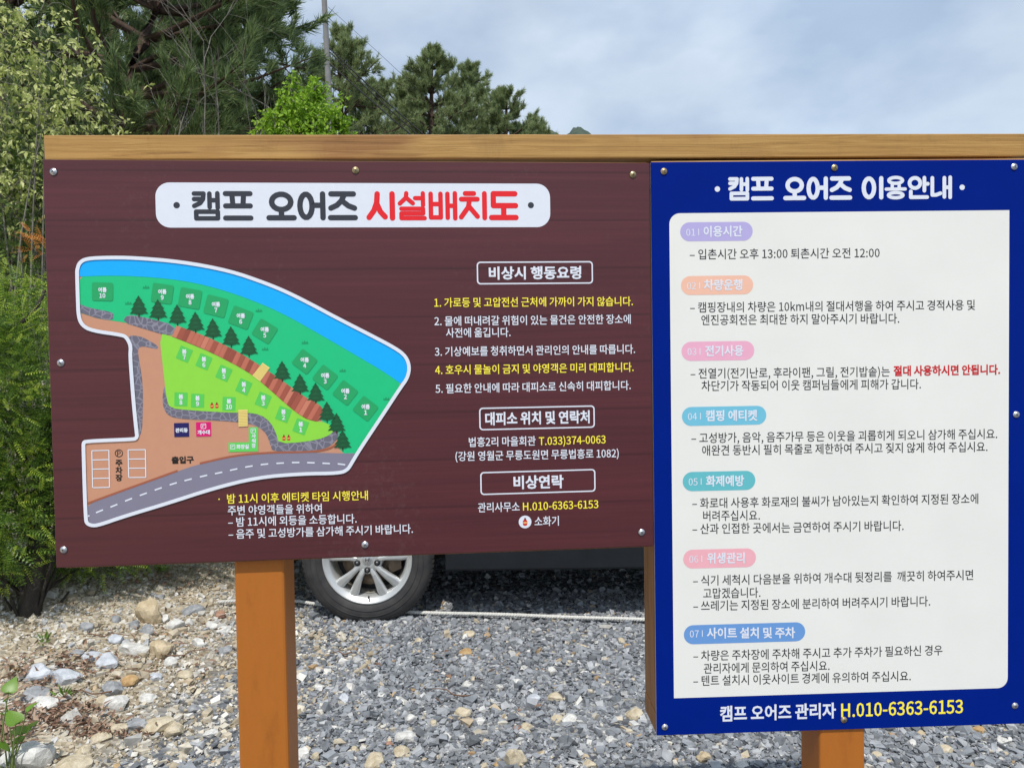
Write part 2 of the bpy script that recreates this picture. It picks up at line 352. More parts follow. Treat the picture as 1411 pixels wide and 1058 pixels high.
def inset(P, d):
    P = np.asarray(P); a = 0.5*np.sum(P[:, 0]*np.roll(P[:, 1], -1)-np.roll(P[:, 0], -1)*P[:, 1]); sg = 1 if a > 0 else -1
    e1 = P-np.roll(P, 1, 0); e2 = np.roll(P, -1, 0)-P
    n1 = np.stack([-e1[:, 1], e1[:, 0]], -1); n2 = np.stack([-e2[:, 1], e2[:, 0]], -1)
    n1 /= np.linalg.norm(n1, axis=1)[:, None]+1e-12; n2 /= np.linalg.norm(n2, axis=1)[:, None]+1e-12
    n = n1+n2; n /= np.linalg.norm(n, axis=1)[:, None]+1e-12
    return P+sg*n*d
def line(name, pts, w, mat, parent, layer, closed=False, capsule=False):
    """a printed stroke of width w along uv points"""
    P = np.asarray(pts, float); n = len(P)
    T = (np.roll(P, -1, 0)-np.roll(P, 1, 0)) if closed else np.gradient(P, axis=0)
    T /= np.linalg.norm(T, axis=1)[:, None]+1e-12; N = np.stack([-T[:, 1], T[:, 0]], -1)*w/2
    V = [(*p, layer*LAY) for p in np.vstack([P-N, P+N])]
    m = n if closed else n-1
    return obj(name, V, [(i, (i+1) % n, n+(i+1) % n, n+i) for i in range(m)], mat, parent)
def disc(name, c, r, mat, parent, layer, n=28):
    return fill(name, [(c[0]+r*math.cos(2*math.pi*k/n), c[1]+r*math.sin(2*math.pi*k/n)) for k in range(n)], mat, parent, layer)

# lettering: text curves, evaluated in one go and flattened onto the boards
TXT = []
try:        # Blender's own bundled font with Korean glyphs (its fallback would find the same glyphs, only slowly)
    import os
    FONT = bpy.data.fonts.load(os.path.join(bpy.utils.system_resource('DATAFILES'), 'fonts', 'Noto Sans CJK Regular.woff2'))
except Exception:
    FONT = None
def text_curve(s, bold):
    c = bpy.data.curves.new('lettering', 'FONT'); c.body = s
    if FONT: c.font = FONT
    c.size = 1.0; c.resolution_u = 2; c.fill_mode = 'FRONT' if bold <= 0 else 'BOTH'
    c.bevel_depth = bold; c.bevel_resolution = 1 if bold > 0 else 0
    o = bpy.data.objects.new('lettering', c); COL.objects.link(o); return o
def text(name, P, s, x0, x1, yl, yr, h, mat, bold=0.0, parent=None, layer=3):
    TXT.append(dict(name=name, P=P, s=s, a=P.uv(x0, yl), b=P.uv(x1, yr), h=h/F*1.33, hp=(x0, yl, h), mat=mat, bold=bold, parent=parent or P.root, layer=layer, o=text_curve(s, bold)))
def build_text():
    refs = {b: text_curve('한', b) for b in {t['bold'] for t in TXT}}
    bpy.context.view_layer.update(); dg = bpy.context.evaluated_depsgraph_get()
    def verts(o):
        me = bpy.data.meshes.new_from_object(o.evaluated_get(dg)); V = np.empty(len(me.vertices)*3, np.float32); me.vertices.foreach_get('co', V); return me, V.reshape(-1, 3)
    ref = {}
    for b, o in refs.items():
        me, V = verts(o); ref[b] = (V[:, 1].min(), V[:, 1].max()); bpy.data.meshes.remove(me)
        c = o.data; bpy.data.objects.remove(o); bpy.data.curves.remove(c)
    for t in TXT:
        me, V = verts(t['o']); y0, y1 = ref[t['bold']]
        px, py, h = t['hp']; hm = abs(t['P'].uv(px, py-h/2)[1]-t['P'].uv(px, py+h/2)[1])
        sx = (t['b'][0]-t['a'][0])/(V[:, 0].max()-V[:, 0].min()); sy = hm/(y1-y0)
        f = (V[:, 0]-V[:, 0].min())/(V[:, 0].max()-V[:, 0].min())
        W = np.empty_like(V); W[:, 0] = t['a'][0]+(V[:, 0]-V[:, 0].min())*sx
        W[:, 1] = (V[:, 1]-(y0+y1)/2)*sy + t['a'][1]*(1-f)+t['b'][1]*f
        W[:, 2] = t['layer']*LAY + (V[:, 2]/max(t['bold'], 1e-6)*0.00006 if t['bold'] > 0 else 0)
        me.vertices.foreach_set('co', W.astype(np.float32).ravel()); me.materials.clear(); me.update(); me.name = t['name']
        c = t['o'].data; bpy.data.objects.remove(t['o']); bpy.data.curves.remove(c)
        link(t['name'], me, t['mat'], t['parent'])

WHITE = ink('white', (219, 223, 233)); OFFWHITE = flat('print_paper_white', lin((228, 227, 221)), rough=0.42, spec=0.3, var=0.022, scale=7); YEL = ink('yellow', (250, 232, 70)); RED = ink('red', (225, 28, 36))
DARK = ink('charcoal', (52, 54, 62)); TEXTDARK = ink('text_grey', (44, 44, 48)); REDT = ink('text_red', (196, 30, 38)); BLACK = ink('black', (30, 26, 24))

# heavy rounded display lettering of the two titles, stroke by stroke on a unit square
def ell(cx_, cy_, rx, ry): return [(cx_+rx*math.cos(2*math.pi*k/18), cy_+ry*math.sin(2*math.pi*k/18)) for k in range(19)]
GLYPH = {
 '캠': (.125, [[(.08,.93),(.40,.93),(.38,.74),(.28,.60),(.08,.50)], [(.08,.74),(.36,.74)], [(.60,.93),(.60,.46)], [(.87,.94),(.87,.44)], [(.60,.70),(.87,.70)], [(.14,.30),(.87,.30),(.87,.065),(.14,.065),(.14,.30)]]),
 '프': (.14, [[(.08,.93),(.92,.93)], [(.30,.93),(.33,.50)], [(.70,.93),(.67,.50)], [(.08,.50),(.92,.50)], [(.07,.075),(.93,.075)]]),
 '오': (.15, [ell(.5, .64, .33, .27), [(.5,.36),(.5,.08)], [(.07,.08),(.93,.08)]]),
 '어': (.15, [ell(.29, .5, .21, .41), [(.87,.92),(.87,.08)], [(.56,.52),(.87,.52)]]),
 '즈': (.15, [[(.10,.92),(.88,.92)], [(.56,.90),(.46,.68),(.30,.52),(.09,.42)], [(.50,.66),(.70,.50),(.91,.42)], [(.07,.08),(.93,.08)]]),
 '시': (.15, [[(.36,.92),(.34,.62),(.24,.34),(.07,.10)], [(.35,.56),(.46,.30),(.62,.12)], [(.87,.92),(.87,.08)]]),
 '설': (.12, [[(.30,.94),(.28,.78),(.07,.58)], [(.30,.78),(.52,.59)], [(.87,.94),(.87,.52)], [(.60,.77),(.87,.77)], [(.12,.40),(.87,.40),(.87,.235),(.12,.235),(.12,.07),(.92,.07)]]),
 '배': (.125, [[(.08,.92),(.08,.09)], [(.42,.92),(.42,.09)], [(.08,.56),(.42,.56)], [(.08,.09),(.42,.09)], [(.66,.92),(.66,.08)], [(.92,.94),(.92,.06)], [(.66,.5),(.92,.5)]]),
 '치': (.135, [[(.22,.93),(.52,.93)], [(.08,.73),(.64,.73)], [(.37,.73),(.32,.45),(.07,.10)], [(.36,.46),(.64,.12)], [(.89,.93),(.89,.07)]]),
 '도': (.15, [[(.90,.92),(.14,.92),(.14,.50),(.92,.50)], [(.5,.50),(.5,.08)], [(.07,.08),(.93,.08)]]),
 '이': (.15, [ell(.32, .5, .24, .41), [(.89,.92),(.89,.08)]]),
 '용': (.115, [ell(.5, .82, .32, .13), [(.34,.62),(.34,.44)], [(.66,.62),(.66,.44)], [(.06,.44),(.94,.44)], ell(.5, .17, .34, .115)]),
 '안': (.13, [ell(.33, .70, .25, .225), [(.77,.93),(.77,.36)], [(.77,.66),(.93,.66)], [(.14,.33),(.14,.075),(.90,.075)]]),
 '내': (.13, [[(.08,.92),(.08,.17),(.26,.17),(.46,.24)], [(.64,.92),(.64,.08)], [(.91,.94),(.91,.06)], [(.64,.5),(.91,.5)]])}
def display(name, P, s, x0, x1, yl, yr, h, mat, parent, layer):
    a, b = P.uv(x0, yl), P.uv(x1, yr); H = abs(P.uv(x0, yl-h/2)[1]-P.uv(x0, yl+h/2)[1]); adv = 0.0; pos = []
    for ch in s:
        if ch == ' ': adv += .42; continue
        pos.append((ch, adv)); adv += 1.06
    tot = adv-.06; W = b[0]-a[0]; V, Fc, z = [], [], layer*LAY; k = [0]
    def put(poly):
        o = len(V); V.extend((x, y, z+k[0]*1.2e-5) for x, y in poly); Fc.append(tuple(range(o, o+len(poly)))); k[0] = (k[0]+1) % 9
    for ch, u in pos:
        wd, strokes = GLYPH[ch]; w = wd*H*.64
        for st in strokes:
            Q = np.array([(a[0]+(u+x)/tot*W, a[1]+(b[1]-a[1])*(u/tot)+(y-.5)*H) for x, y in st])
            for i in range(len(Q)-1):
                d = Q[i+1]-Q[i]; an = math.atan2(d[1], d[0])
                put([Q[i+1]+w*np.array([math.cos(an+t), math.sin(an+t)]) for t in np.linspace(-math.pi/2, math.pi/2, 8)]+[Q[i]+w*np.array([math.cos(an+t), math.sin(an+t)]) for t in np.linspace(math.pi/2, 3*math.pi/2, 8)])
    return obj(name, V, Fc, mat, parent)

# ---- brown sign: title, headings, notices
u0, u1, w0, w1 = px_rect(brown, 214.5, 252.5, 758, 313.5)
plate = fill('title_plate', rrect(u0, u1, w0, w1, 0.0235), WHITE, brown.root, 1)
display('title_lettering', brown, '캠프 오어즈', 264.5, 492, 284, 283.8, 39.5, DARK, plate, 2)
display('title_lettering', brown, '시설배치도', 505.5, 713.5, 284, 283.5, 39.5, RED, plate, 2)
disc('title_dot', brown.uv(243.5, 283), 0.0053, DARK, plate, 2); disc('title_dot', brown.uv(731.5, 283), 0.0053, DARK, plate, 2)
def heading(x0, y0, x1, y1, s, tx0, tx1, yl, yr, h):
    u0, u1, w0, w1 = px_rect(brown, x0, y0, x1, y1)
    o = rrect(u0, u1, w0, w1, 0.0065); i = rrect(u0+.0023, u1-.0023, w0+.0023, w1-.0023, 0.0045)
    fr = ring('heading_frame', o, i, WHITE, brown.root, 1)
    text('heading_lettering', brown, s, tx0, tx1, yl, yr, h, WHITE, 0.011, fr, 2)
heading(657, 360.3, 817, 391.5, '비상시 행동요령', 673.5, 801, 376.5, 375.5, 18)
heading(660.3, 560, 819.5, 591, '대피소 위치 및 연락처', 668.5, 812.5, 577, 574, 18)
heading(661.8, 648, 820.5, 679.5, '비상연락', 707.5, 776.5, 664.5, 663, 18.5)
for s, x0, x1, yl, yr, m in (
    ('1. 가로등 및 고압전선 근처에 가까이 가지 않습니다.', 598.5, 872, 417, 415, YEL),
    ('2. 물에 떠내려갈 위험이 있는 물건은 안전한 장소에', 598.5, 869, 442.5, 439.5, WHITE),
    ('사전에 옮깁니다.', 614.5, 703.5, 458.5, 457.5, WHITE),
    ('3. 기상예보를 청취하면서 관리인의 안내를 따릅니다.', 599, 875, 484.5, 480.7, WHITE),
    ('4. 호우시 물놀이 금지 및 야영객은 미리 대피합니다.', 599.5, 873, 509.7, 505.5, YEL),
    ('5. 필요한 안내에 따라 대피소로 신속히 대피합니다.', 600, 869, 535.5, 530.5, WHITE),
    ('법흥2리 마을회관', 646, 738, 609, 607, WHITE), ('T.033)374-0063', 742.5, 834.5, 607.5, 605, YEL),
    ('(강원 영월군 무릉도원면 무릉법흥로 1082)', 627.5, 852.5, 628.5, 624, WHITE),
    ('관리사무소', 658.5, 716, 699, 697.5, WHITE), ('H.010-6363-6153', 720.5, 824.5, 697.5, 694, YEL),
    ('소화기', 736.5, 770, 718, 717, WHITE),
    ('밤 11시 이후 에티켓 타임 시행안내', 313, 507, 687, 682, YEL),
    ('주변 야영객들을 위하여', 314, 443.5, 703, 700, WHITE),
    ('– 밤 11시에 외등을 소등합니다.', 314.5, 491.5, 719, 714, WHITE),
    ('– 음주 및 고성방가를 삼가해 주시기 바랍니다.', 315, 569, 735.5, 728, WHITE)):
    text('text_line', brown, s, x0, x1, yl, yr, 13.2, m, 0.004)
disc('bullet_dot', brown.uv(302, 687.5), 0.0012, YEL, brown.root, 2)
def extinguisher(c, k, parent, layer):
    g = fill('extinguisher_symbol', rrect(c[0]-0.0029*k, c[0]+0.0029*k, c[1]-0.0050*k, c[1]+0.0030*k, 0.0022*k, n=4), ink('extinguisher_red', (200, 60, 40)), parent, layer)
    fill('valve', rrect(c[0]-0.0011*k, c[0]+0.0013*k, c[1]+0.0024*k, c[1]+0.0052*k, 0.0004*k, n=2), ink('extinguisher_dark', (120, 40, 35)), g, layer+1)
    fill('band', rrect(c[0]-0.0024*k, c[0]+0.0024*k, c[1]-0.0018*k, c[1]-0.0002*k, 0.0004*k, n=2), ink('extinguisher_band', (245, 190, 120)), g, layer+1)
badge = disc('badge', brown.uv(723.5, 718.8), 0.0113, WHITE, brown.root, 1); extinguisher(brown.uv(723.5, 718.8), 1.35, badge, 2)

# ---- brown sign: the printed site map
OUT = [(104.3,376),(104.6,371),(108,360.5),(119,354),(150,352.6),(185,353),(251,358.4),(318,371),(367,388),(396,400),(431,417.5),(466,436.3),(511.5,459.4),(547,478),(561.5,489.6),(567,505),(564,521.4),(553.4,536),(527.4,575.8),(498,620),(487,638.5),(481,648.5),(469,654),(415.7,654.6),(354.8,659.8),(293.8,675),(233,694.9),(172,713.2),(139,724.7),(127.7,726.3),(118.2,722.5),(116,713),(113,616),(113.5,608),(119,605),(183,602.5),(187,601.5),(186.5,597),(182.6,560),(179.5,520),(177.4,489),(178.4,477),(173.4,467),(168.5,464),(126,458),(112,450),(106.3,437.3),(105.3,410)]
out_uv = chaikin(brown.poly(OUT), 2); in_uv = inset(out_uv, 0.0060)
smap = fill('site_map', inset(out_uv, 0.0015), ink('tan_path', (196, 142, 114)), brown.root, 1)
def mp(name, pts, mat, layer, it=2, parent=None): return fill(name, chaikin(brown.poly(pts), it) if it else brown.poly(pts), mat, parent or smap, layer)
RIV = [(107,381.2),(156.7,379.4),(217.6,382.4),(269.4,389.4),(324.3,404.7),(385,429),(443.4,462),(488.8,488.5),(529.6,512.4),(556,531)]
RIVU = chaikin(brown.poly(RIV), 2, False)
topo = [p for p in OUT[1:17]]
mid = inset(chaikin(brown.poly(OUT), 2), 0.003)
GREEN = ink('meadow_green', (24, 190, 124))
# meadow: everything above the path, the walls and the road
mp('meadow', [(106,377),(150,375),(217,378),(270,385),(324,400),(385,424),(443,457),(489,483),(530,507),(558,527),(525,576),(496,619.5),(491,625),(470,625.5),(466,604),(450,590),(438,570),(400,550),(330,505),(243,463),(180,446),(156,442),(135,439),(120,434),(107.5,430)], GREEN, 2, 1)
river = fill('river', np.vstack([RIVU, brown.poly([(557.5,527),(563,517),(564.2,505),(559,491),(545.5,480),(510,462),(465,439.2),(430,420.5),(395,403),(366,391),(317,374),(250,361.4),(185,356),(150,355.6),(120,357),(111,362.5),(107.4,371),(107,378)])]), ink('river_blue', (0, 170, 248)), smap, 3)
mp('stone_wall', [(107.5,418),(123.8,424.4),(153.6,429.8),(157,433.3),(155.6,441.7),(135.7,438.9),(121.8,434.3),(107.5,429.5)], MATS['stonewall'], 3, 1)
mp('stone_wall', [(174,434),(195.2,436),(243.8,448.6),(236.9,464.5),(199.2,453.2),(169.5,444)], MATS['stonewall'], 3, 1)
mp('stone_wall', [(175.5,462),(193.3,463),(207,470),(218,477),(217,481),(211,480),(197.2,477),(190.9,479),(190.3,487),(193.3,504.8),(196.8,528.6),(197.2,560),(195.7,596),(188.7,604),(185.5,600),(181,545),(178.5,492),(180,476)], MATS['stonewall'], 2, 1)
mp('stone_wall', [(225.3,534.9),(223.7,556.2),(229.8,571.4),(245,576.9),(293.8,579),(330.4,581.5),(351.7,585.2),(367,595.8),(373,614),(376,622.5),(429.8,621.5),(452.5,616.6),(466,604),(467.3,594),(455,585),(400,580),(300,550),(230,530)], MATS['stonewall'], 3, 2)
mp('spring_lawn', [(219.6,459),(237,463.5),(298.4,488.9),(343.8,513),(366.3,531.6),(398,560),(418.5,575.8),(432,580.4),(450,581.5),(462,592.8),(448,603),(420.7,608.7),(384.4,611),(381,597.4),(373,581.5),(359.5,571.3),(341.3,568.3),(315.2,568.4),(263.4,565.3),(234.4,562.3),(229.8,550),(225.3,510.5)], ink('lawn_green', (140, 212, 66)), 4, 1)
dk_up = [(243.8,448.6),(278.6,461),(318,479),(350,497.8),(386.7,522.5),(420.7,547.5),(438.9,556),(445.5,564)]
dk_lo = [(236.9,463.5),(270,476),(298.4,488.9),(343.6,513),(366.3,531.6),(398,560),(418.5,575.8),(436,580.4)]
DU, DL = chaikin(brown.poly(dk_up), 2, False), chaikin(brown.poly(dk_lo), 2, False)
deck = fill('wooden_deck', np.vstack([DU, brown.poly([(445, 574)]), DL[::-1]]), ink('deck_red', (176, 96, 76)), smap, 5)
def resample(P, n):
    s = np.r_[0, np.cumsum(np.linalg.norm(np.diff(P, axis=0), axis=1))]; t = np.linspace(0, s[-1], n); return np.stack([np.interp(t, s, P[:, 0]), np.interp(t, s, P[:, 1])], -1)
A_, B_ = resample(DU, 35), resample(DL, 35)
dk_c = [ink('deck_plank_%d' % k, c) for k, c in enumerate(((188, 108, 86), (160, 84, 66), (200, 124, 100), (148, 76, 60)))]
for k in range(34):
    q = [A_[k]*0.97+A_[k+1]*0.03, A_[k]*0.06+A_[k+1]*0.94, B_[k]*0.06+B_[k+1]*0.94, B_[k]*0.97+B_[k+1]*0.03]
    fill('plank', q, dk_c[random.randrange(4)], deck, 6)
ROAD = [(117.5,695.5),(171.9,675),(245,649),(275.5,639),(324.3,627.8),(376,623.9),(440,623.5),(470,624.5),(494,624),(484.8,637.5),(479,646.5),(468.5,651.5),(415.7,652),(354,657.3),(293,672.5),(232,692.4),(171,710.5),(138,722),(128,723.8),(120,720.5),(118.6,712)]
road = mp('road', ROAD, ink('road_grey', (128, 124, 142)), 3, 1)
KERB = ink('kerb_brown', (160, 92, 68))
line('kerb', chaikin(brown.poly([(117.5,694.5),(171.9,674.5),(245,648.3)]), 2, False), 0.0034, KERB, road, 4)
line('kerb', chaikin(brown.poly([(275.5,638.3),(324.3,627),(376,623),(430,622.6),(455,618),(467,609)]), 2, False), 0.0034, KERB, road, 4)
dc = [(235,757),(287,735),(352,710),(418,683),(485,658),(552,634),(620,611),(687,593),(757,576),(825,562),(893,547),(962,533),(1032,523),(1103,518),(1173,515),(1242,516),(1311,519),(1380,523)]
dpx = np.array([(50+a/3.281, 480+b/3.281) for a, b in dc]+[(475.5, 641.5)])
for k in range(len(dpx)-1):
    t = dpx[min(k+1, len(dpx)-1)]-dpx[max(k-1, 0)]; t /= np.linalg.norm(t); hl = 5.2 if k else 2.2
    line('road_dash', brown.poly([dpx[k]-t*hl, dpx[k]+t*hl]), 0.0024, WHITE, road, 4)
ring('map_border', out_uv, in_uv, WHITE, smap, 9)
# parking bays
def bays(q, n):
    q = [np.array((50+a/3.281, 480+b/3.281)) for a, b in q]; L_ = [q[0]+(q[3]-q[0])*k/n for k in range(n+1)]; R_ = [q[1]+(q[2]-q[1])*k/n for k in range(n+1)]
    o = line('parking_bays', brown.poly([q[0], q[1]]), 0.0016, WHITE, smap, 3)
    for k in range(1, n+1): line('bay_line', brown.poly([L_[k], R_[k]]), 0.0016, WHITE, o, 3)
    line('bay_line', brown.poly([q[0], q[3]]), 0.0016, WHITE, o, 4); line('bay_line', brown.poly([q[1], q[2]]), 0.0016, WHITE, o, 4)
bays(((252,462),(329,460),(332,627),(256,629)), 4); bays(((416,458),(494,457),(496,582),(419,583)), 3)
c = brown.uv(164, 624.2); ring('parking_symbol', [(c[0]+.0066*math.cos(k*.2618), c[1]+.0066*math.sin(k*.2618)) for k in range(24)], [(c[0]+.0054*math.cos(k*.2618), c[1]+.0054*math.sin(k*.2618)) for k in range(24)], BLACK, smap, 3)
text('map_label', brown, 'P', 161.6, 166.6, 624.3, 624.3, 8.2, BLACK, 0, smap)
for s, y in (('주', 637.3), ('차', 647.6), ('장', 657.8)): text('map_label', brown, s, 159.3, 168.9, y, y, 9.4, BLACK, 0.012, smap)
text('map_label', brown, '출입구', 236.5, 267.2, 633.8, 632.9, 10, BLACK, 0.015, smap)
def mbox(name, x0, y0, x1, y1, mat, layer=4): u0, u1, w0, w1 = px_rect(brown, x0, y0, x1, y1); return fill(name, [(u0, w0), (u1, w0), (u1, w1), (u0, w1)], mat, smap, layer)
b = mbox('office_marker', 240.2, 582.6, 260.6, 601.7, ink('navy', (28, 22, 92))); text('map_label', brown, '관리동', 242, 259, 592.8, 592.4, 6.2, WHITE, 0.015, b, 5)
b = mbox('washing_marker', 270.4, 581.4, 291, 601, ink('magenta', (214, 10, 110))); text('map_label', brown, '개수대', 272.3, 289.5, 595.6, 595.2, 6.2, WHITE, 0.015, b, 5)
def icon(x, y, r, parent, layer=5):
    cc = brown.uv(x, y); ring('pictogram', rrect(cc[0]-r, cc[0]+r, cc[1]-r, cc[1]+r, r*.35, n=3), rrect(cc[0]-r*.78, cc[0]+r*.78, cc[1]-r*.78, cc[1]+r*.78, r*.25, n=3), WHITE, parent, layer)
    fill('pictogram', [(cc[0]-r*.4, cc[1]-r*.5), (cc[0]-r*.2, cc[1]-r*.5), (cc[0]-r*.1, cc[1]+r*.2), (cc[0]+r*.5, cc[1]+r*.2), (cc[0]+r*.5, cc[1]+r*.45), (cc[0]-r*.4, cc[1]+r*.45)], WHITE, parent, layer)
icon(280.6, 587, 0.0044, b)
SHG = ink('facility_green', (96, 204, 92))
q = brown.poly([(342.9,588.6),(355.7,588.2),(355.9,621.6),(315.2,622.6),(314.9,609.6),(343,609)])
b = fill('shower_toilet_marker', q, SHG, smap, 4); icon(349.2, 593.4, 0.0042, b); icon(320.8, 615.4, 0.0042, b)
for s, y in (('샤', 600.6), ('워', 607.3), ('장', 614)): text('map_label', brown, s, 346.8, 352.6, y, y, 6, WHITE, 0.015, b, 5)
text('map_label', brown, '화장실', 326, 343, 615.5, 615.1, 6.2, WHITE, 0.015, b, 5)
STAIR = ink('stair_yellow', (236, 214, 128)); STAIRL = ink('stair_line', (196, 168, 80))
def stair(q, n):
    q = [np.array(p) for p in q]; o = fill('stair_symbol', brown.poly(q), STAIR, smap, 7)
    for k in range(1, n):
        a = q[0]+(q[3]-q[0])*k/n; b_ = q[1]+(q[2]-q[1])*k/n; line('tread', brown.poly([a, b_]), 0.0006, STAIRL, o, 8)
stair([(328.6,564.6),(341.6,564.2),(341.8,587),(329,587.6)], 11); stair([(362.2,499.8),(372,506.8),(358.8,525.5),(348,517.3)], 11)
# camping plots
PG = ink('plot_green', (34, 160, 96)); PL = ink('plot_light_green', (88, 198, 84))
def plot(cx_, cy_, w, h, rot, mat, kind, num, big):
    a = math.radians(rot); c0 = brown.uv(cx_, cy_); sc = abs(brown.uv(cx_+10, cy_)[0]-brown.uv(cx_-10, cy_)[0])/20
    R0 = rrect(-w*sc/2, w*sc/2, -h*sc/2, h*sc/2, (2.6 if big else 1.0)*sc, n=3); ca, sa = math.cos(-a), math.sin(-a)
    o = fill('plot_marker', [(c0[0]+x*ca-y*sa, c0[1]+x*sa+y*ca) for x, y in R0], mat, smap, 5)
    if big: text('plot_label', brown, kind, cx_-5.7, cx_+5.7, cy_-2.4, cy_-2.5, 6.8, WHITE, 0.016, o, 6); dy, dh = 5.4, 6.4
    else: text('plot_label', brown, kind, cx_-3.1, cx_+3.1, cy_-3.6, cy_-3.6, 6.8, WHITE, 0.016, o, 6); dy, dh = 4.2, 6.4
    nw = 2.1*len(num)
    text('plot_label', brown, num, cx_-nw, cx_+nw, cy_+dy, cy_+dy, dh*1.18, WHITE, 0.012, o, 6)
for n_, x, y, w, h, r_ in (('10',141.6,402,29,26,2),('9',224,404.6,29,27,9),('8',262.2,411.2,30,27,11),('7',297.8,422,30,27,15),('6',332,437.7,29,26,22),('5',365,456.5,28,26,33),('4',420,498.3,27,25.5,39),('3',448.2,519.8,27,25.5,39),('2',476,541.1,27,25.5,39),('1',503.9,562.8,27,25.5,39)):
    plot(x, y, w, h, r_, PG, '여름', n_, True)
for n_, x, y, r_ in (('7',254.3,488,24),('6',281.3,498.4,24),('5',308.8,514.3,25),('4',336.2,533,25),('3',362.9,551.3,24),('2',390.8,570.8,22),('1',414.6,587.6,22),('8',249.6,550,3),('9',272.5,552,3),('10',315.8,556.2,3)):
    plot(x, y, 18, 19.5, r_, PL, '봄', n_, False)
for x, y in ((292.3, 558.6), (299, 558.4), (391.4, 603), (397.9, 602.9)): extinguisher(brown.uv(x, y), 0.95, smap, 5)
TREEG = [ink('pine_dark', (20, 82, 48)), ink('pine_mid', (28, 96, 58))]; TRK = ink('pine_trunk', (58, 44, 30))
for x, y in ((192,436.5),(218.5,441.5),(245,448.5),(270,458.5),(294,467.5),(319,478.5),(343.5,491.5),(389.4,525.8),(414,543.3),(435.5,555.6),(451,581.7),(464.3,597.2),(472.5,620.6)):
    c0 = brown.uv(x, y); k = 0.00128; jag = random.uniform(-.4, .4)
    prof = [(0,28),(2.2,24),(4.6,21.8),(3,21.6),(6.5,17.2),(8.3,15.6),(5.2,15.6),(8.6,11.2),(10.6,9.4),(7,9.4),(10,6),(12,4),(7,4.6),(3,3.2)]
    pts = [(c0[0]+px_*k*1.0, c0[1]+py_*k) for px_, py_ in prof]+[(c0[0]-px_*k*(1+0.04*jag), c0[1]+(py_+0.3*jag)*k) for px_, py_ in prof[::-1][:-1]]
    o = fill('pine_symbol', pts, TREEG[0], smap, 7)
    fill('trunk', [(c0[0]-.9*k, c0[1]), (c0[0]+.9*k, c0[1]), (c0[0]+.7*k, c0[1]+4*k), (c0[0]-.7*k, c0[1]+4*k)], TRK, o, 7)
    for a_, b_, w_ in ((20.5, 17.6, 5.0), (14.6, 11.6, 7.0), (8.6, 6.0, 8.6)):
        fill('bough', [(c0[0]-w_*k*.8, c0[1]+b_*k), (c0[0]+w_*k*.3, c0[1]+(b_+.6)*k), (c0[0]+w_*k, c0[1]+b_*k), (c0[0]+.2*k, c0[1]+a_*k)], TREEG[1], o, 8)
TUFT = ink('grass_tuft', (18, 150, 96))
for x, y in ((201.6,397.5),(177.4,419.5),(357,429.5),(420.5,473.5),(365.6,482.5),(472.3,512),(532.6,551)):
    c0 = brown.uv(x, y)
    pts = [(-.0056, 0), (-.0046, .0042), (-.003, .0012), (-.0006, .0056), (.0014, .0012), (.0036, .0046), (.0056, 0)]
    fill('grass_symbol', [(c0[0]+a, c0[1]+b_) for a, b_ in pts], TUFT, smap, 4)

# ---- blue sign: title, white field, headings and rules
display('title_lettering', blue, '캠프 오어즈 이용안내', 1003.4, 1311.7, 260.6, 258.4, 31.5, WHITE, blue.root, 2)
disc('title_dot', blue.uv(988.4, 260.8), 0.0048, WHITE, blue.root, 2); disc('title_dot', blue.uv(1325.6, 258.4), 0.0048, WHITE, blue.root, 2)
a, b, c, d = blue.uv(922.8, 293.8), blue.uv(1390.5, 290.2), blue.uv(1388.6, 947.6), blue.uv(928, 961)
field = fill('white_field', rrect((a[0]+d[0])/2, (b[0]+c[0])/2, (c[1]+d[1])/2, (a[1]+b[1])/2, 0.019, (0, 1, 0, 1)), OFFWHITE, blue.root, 1)
for num, s, x0, y0, x1, y1, tx0, tx1, yc, rgb in (
    ('01', '이용시간', 937.2, 306.2, 1037, 332.2, 969.2, 1022.8, 319.3, (178, 168, 216)), ('02', '차량운행', 938.3, 380, 1037.7, 406, 969.6, 1023, 392.9, (238, 186, 162)),
    ('03', '전기사용', 939, 470.3, 1039.2, 496.6, 971.4, 1024.2, 483.5, (232, 170, 194)), ('04', '캠핑 에티켓', 939.6, 559.8, 1055.8, 585.8, 972.2, 1043.4, 572.6, (112, 188, 212)),
    ('05', '화제예방', 940.6, 649.2, 1040.7, 675.6, 972.6, 1025.2, 662.5, (98, 184, 192)), ('06', '위생관리', 941.4, 756, 1041.5, 781.8, 974, 1026, 768.7, (236, 172, 182)),
    ('07', '사이트 설치 및 주차', 942.2, 858.8, 1109.4, 885, 973.8, 1095.4, 871.6, (104, 150, 208))):
    u0, u1, w0, w1 = px_rect(blue, x0, y0, x1, y1); r_ = (w1-w0)/2-1e-5
    pill = fill('heading_pill', rrect(u0, u1, w0, w1, r_, n=10), ink('pill_'+num, rgb), field, 2)
    text('heading_lettering', blue, s, tx0, tx1, yc, yc-0.6, 15, WHITE, 0.010, pill, 3)
    text('heading_number', blue, num, x0+8.2, x0+20.5, yc+1, yc+0.8, 11.5, WHITE, 0, pill, 3)
    cc = blue.uv(x0+25.4, yc+0.6); fill('divider', [(cc[0]-.0007, cc[1]-.0058), (cc[0]+.0007, cc[1]-.0058), (cc[0]+.0007, cc[1]+.0058), (cc[0]-.0007, cc[1]+.0058)], WHITE, pill, 3)
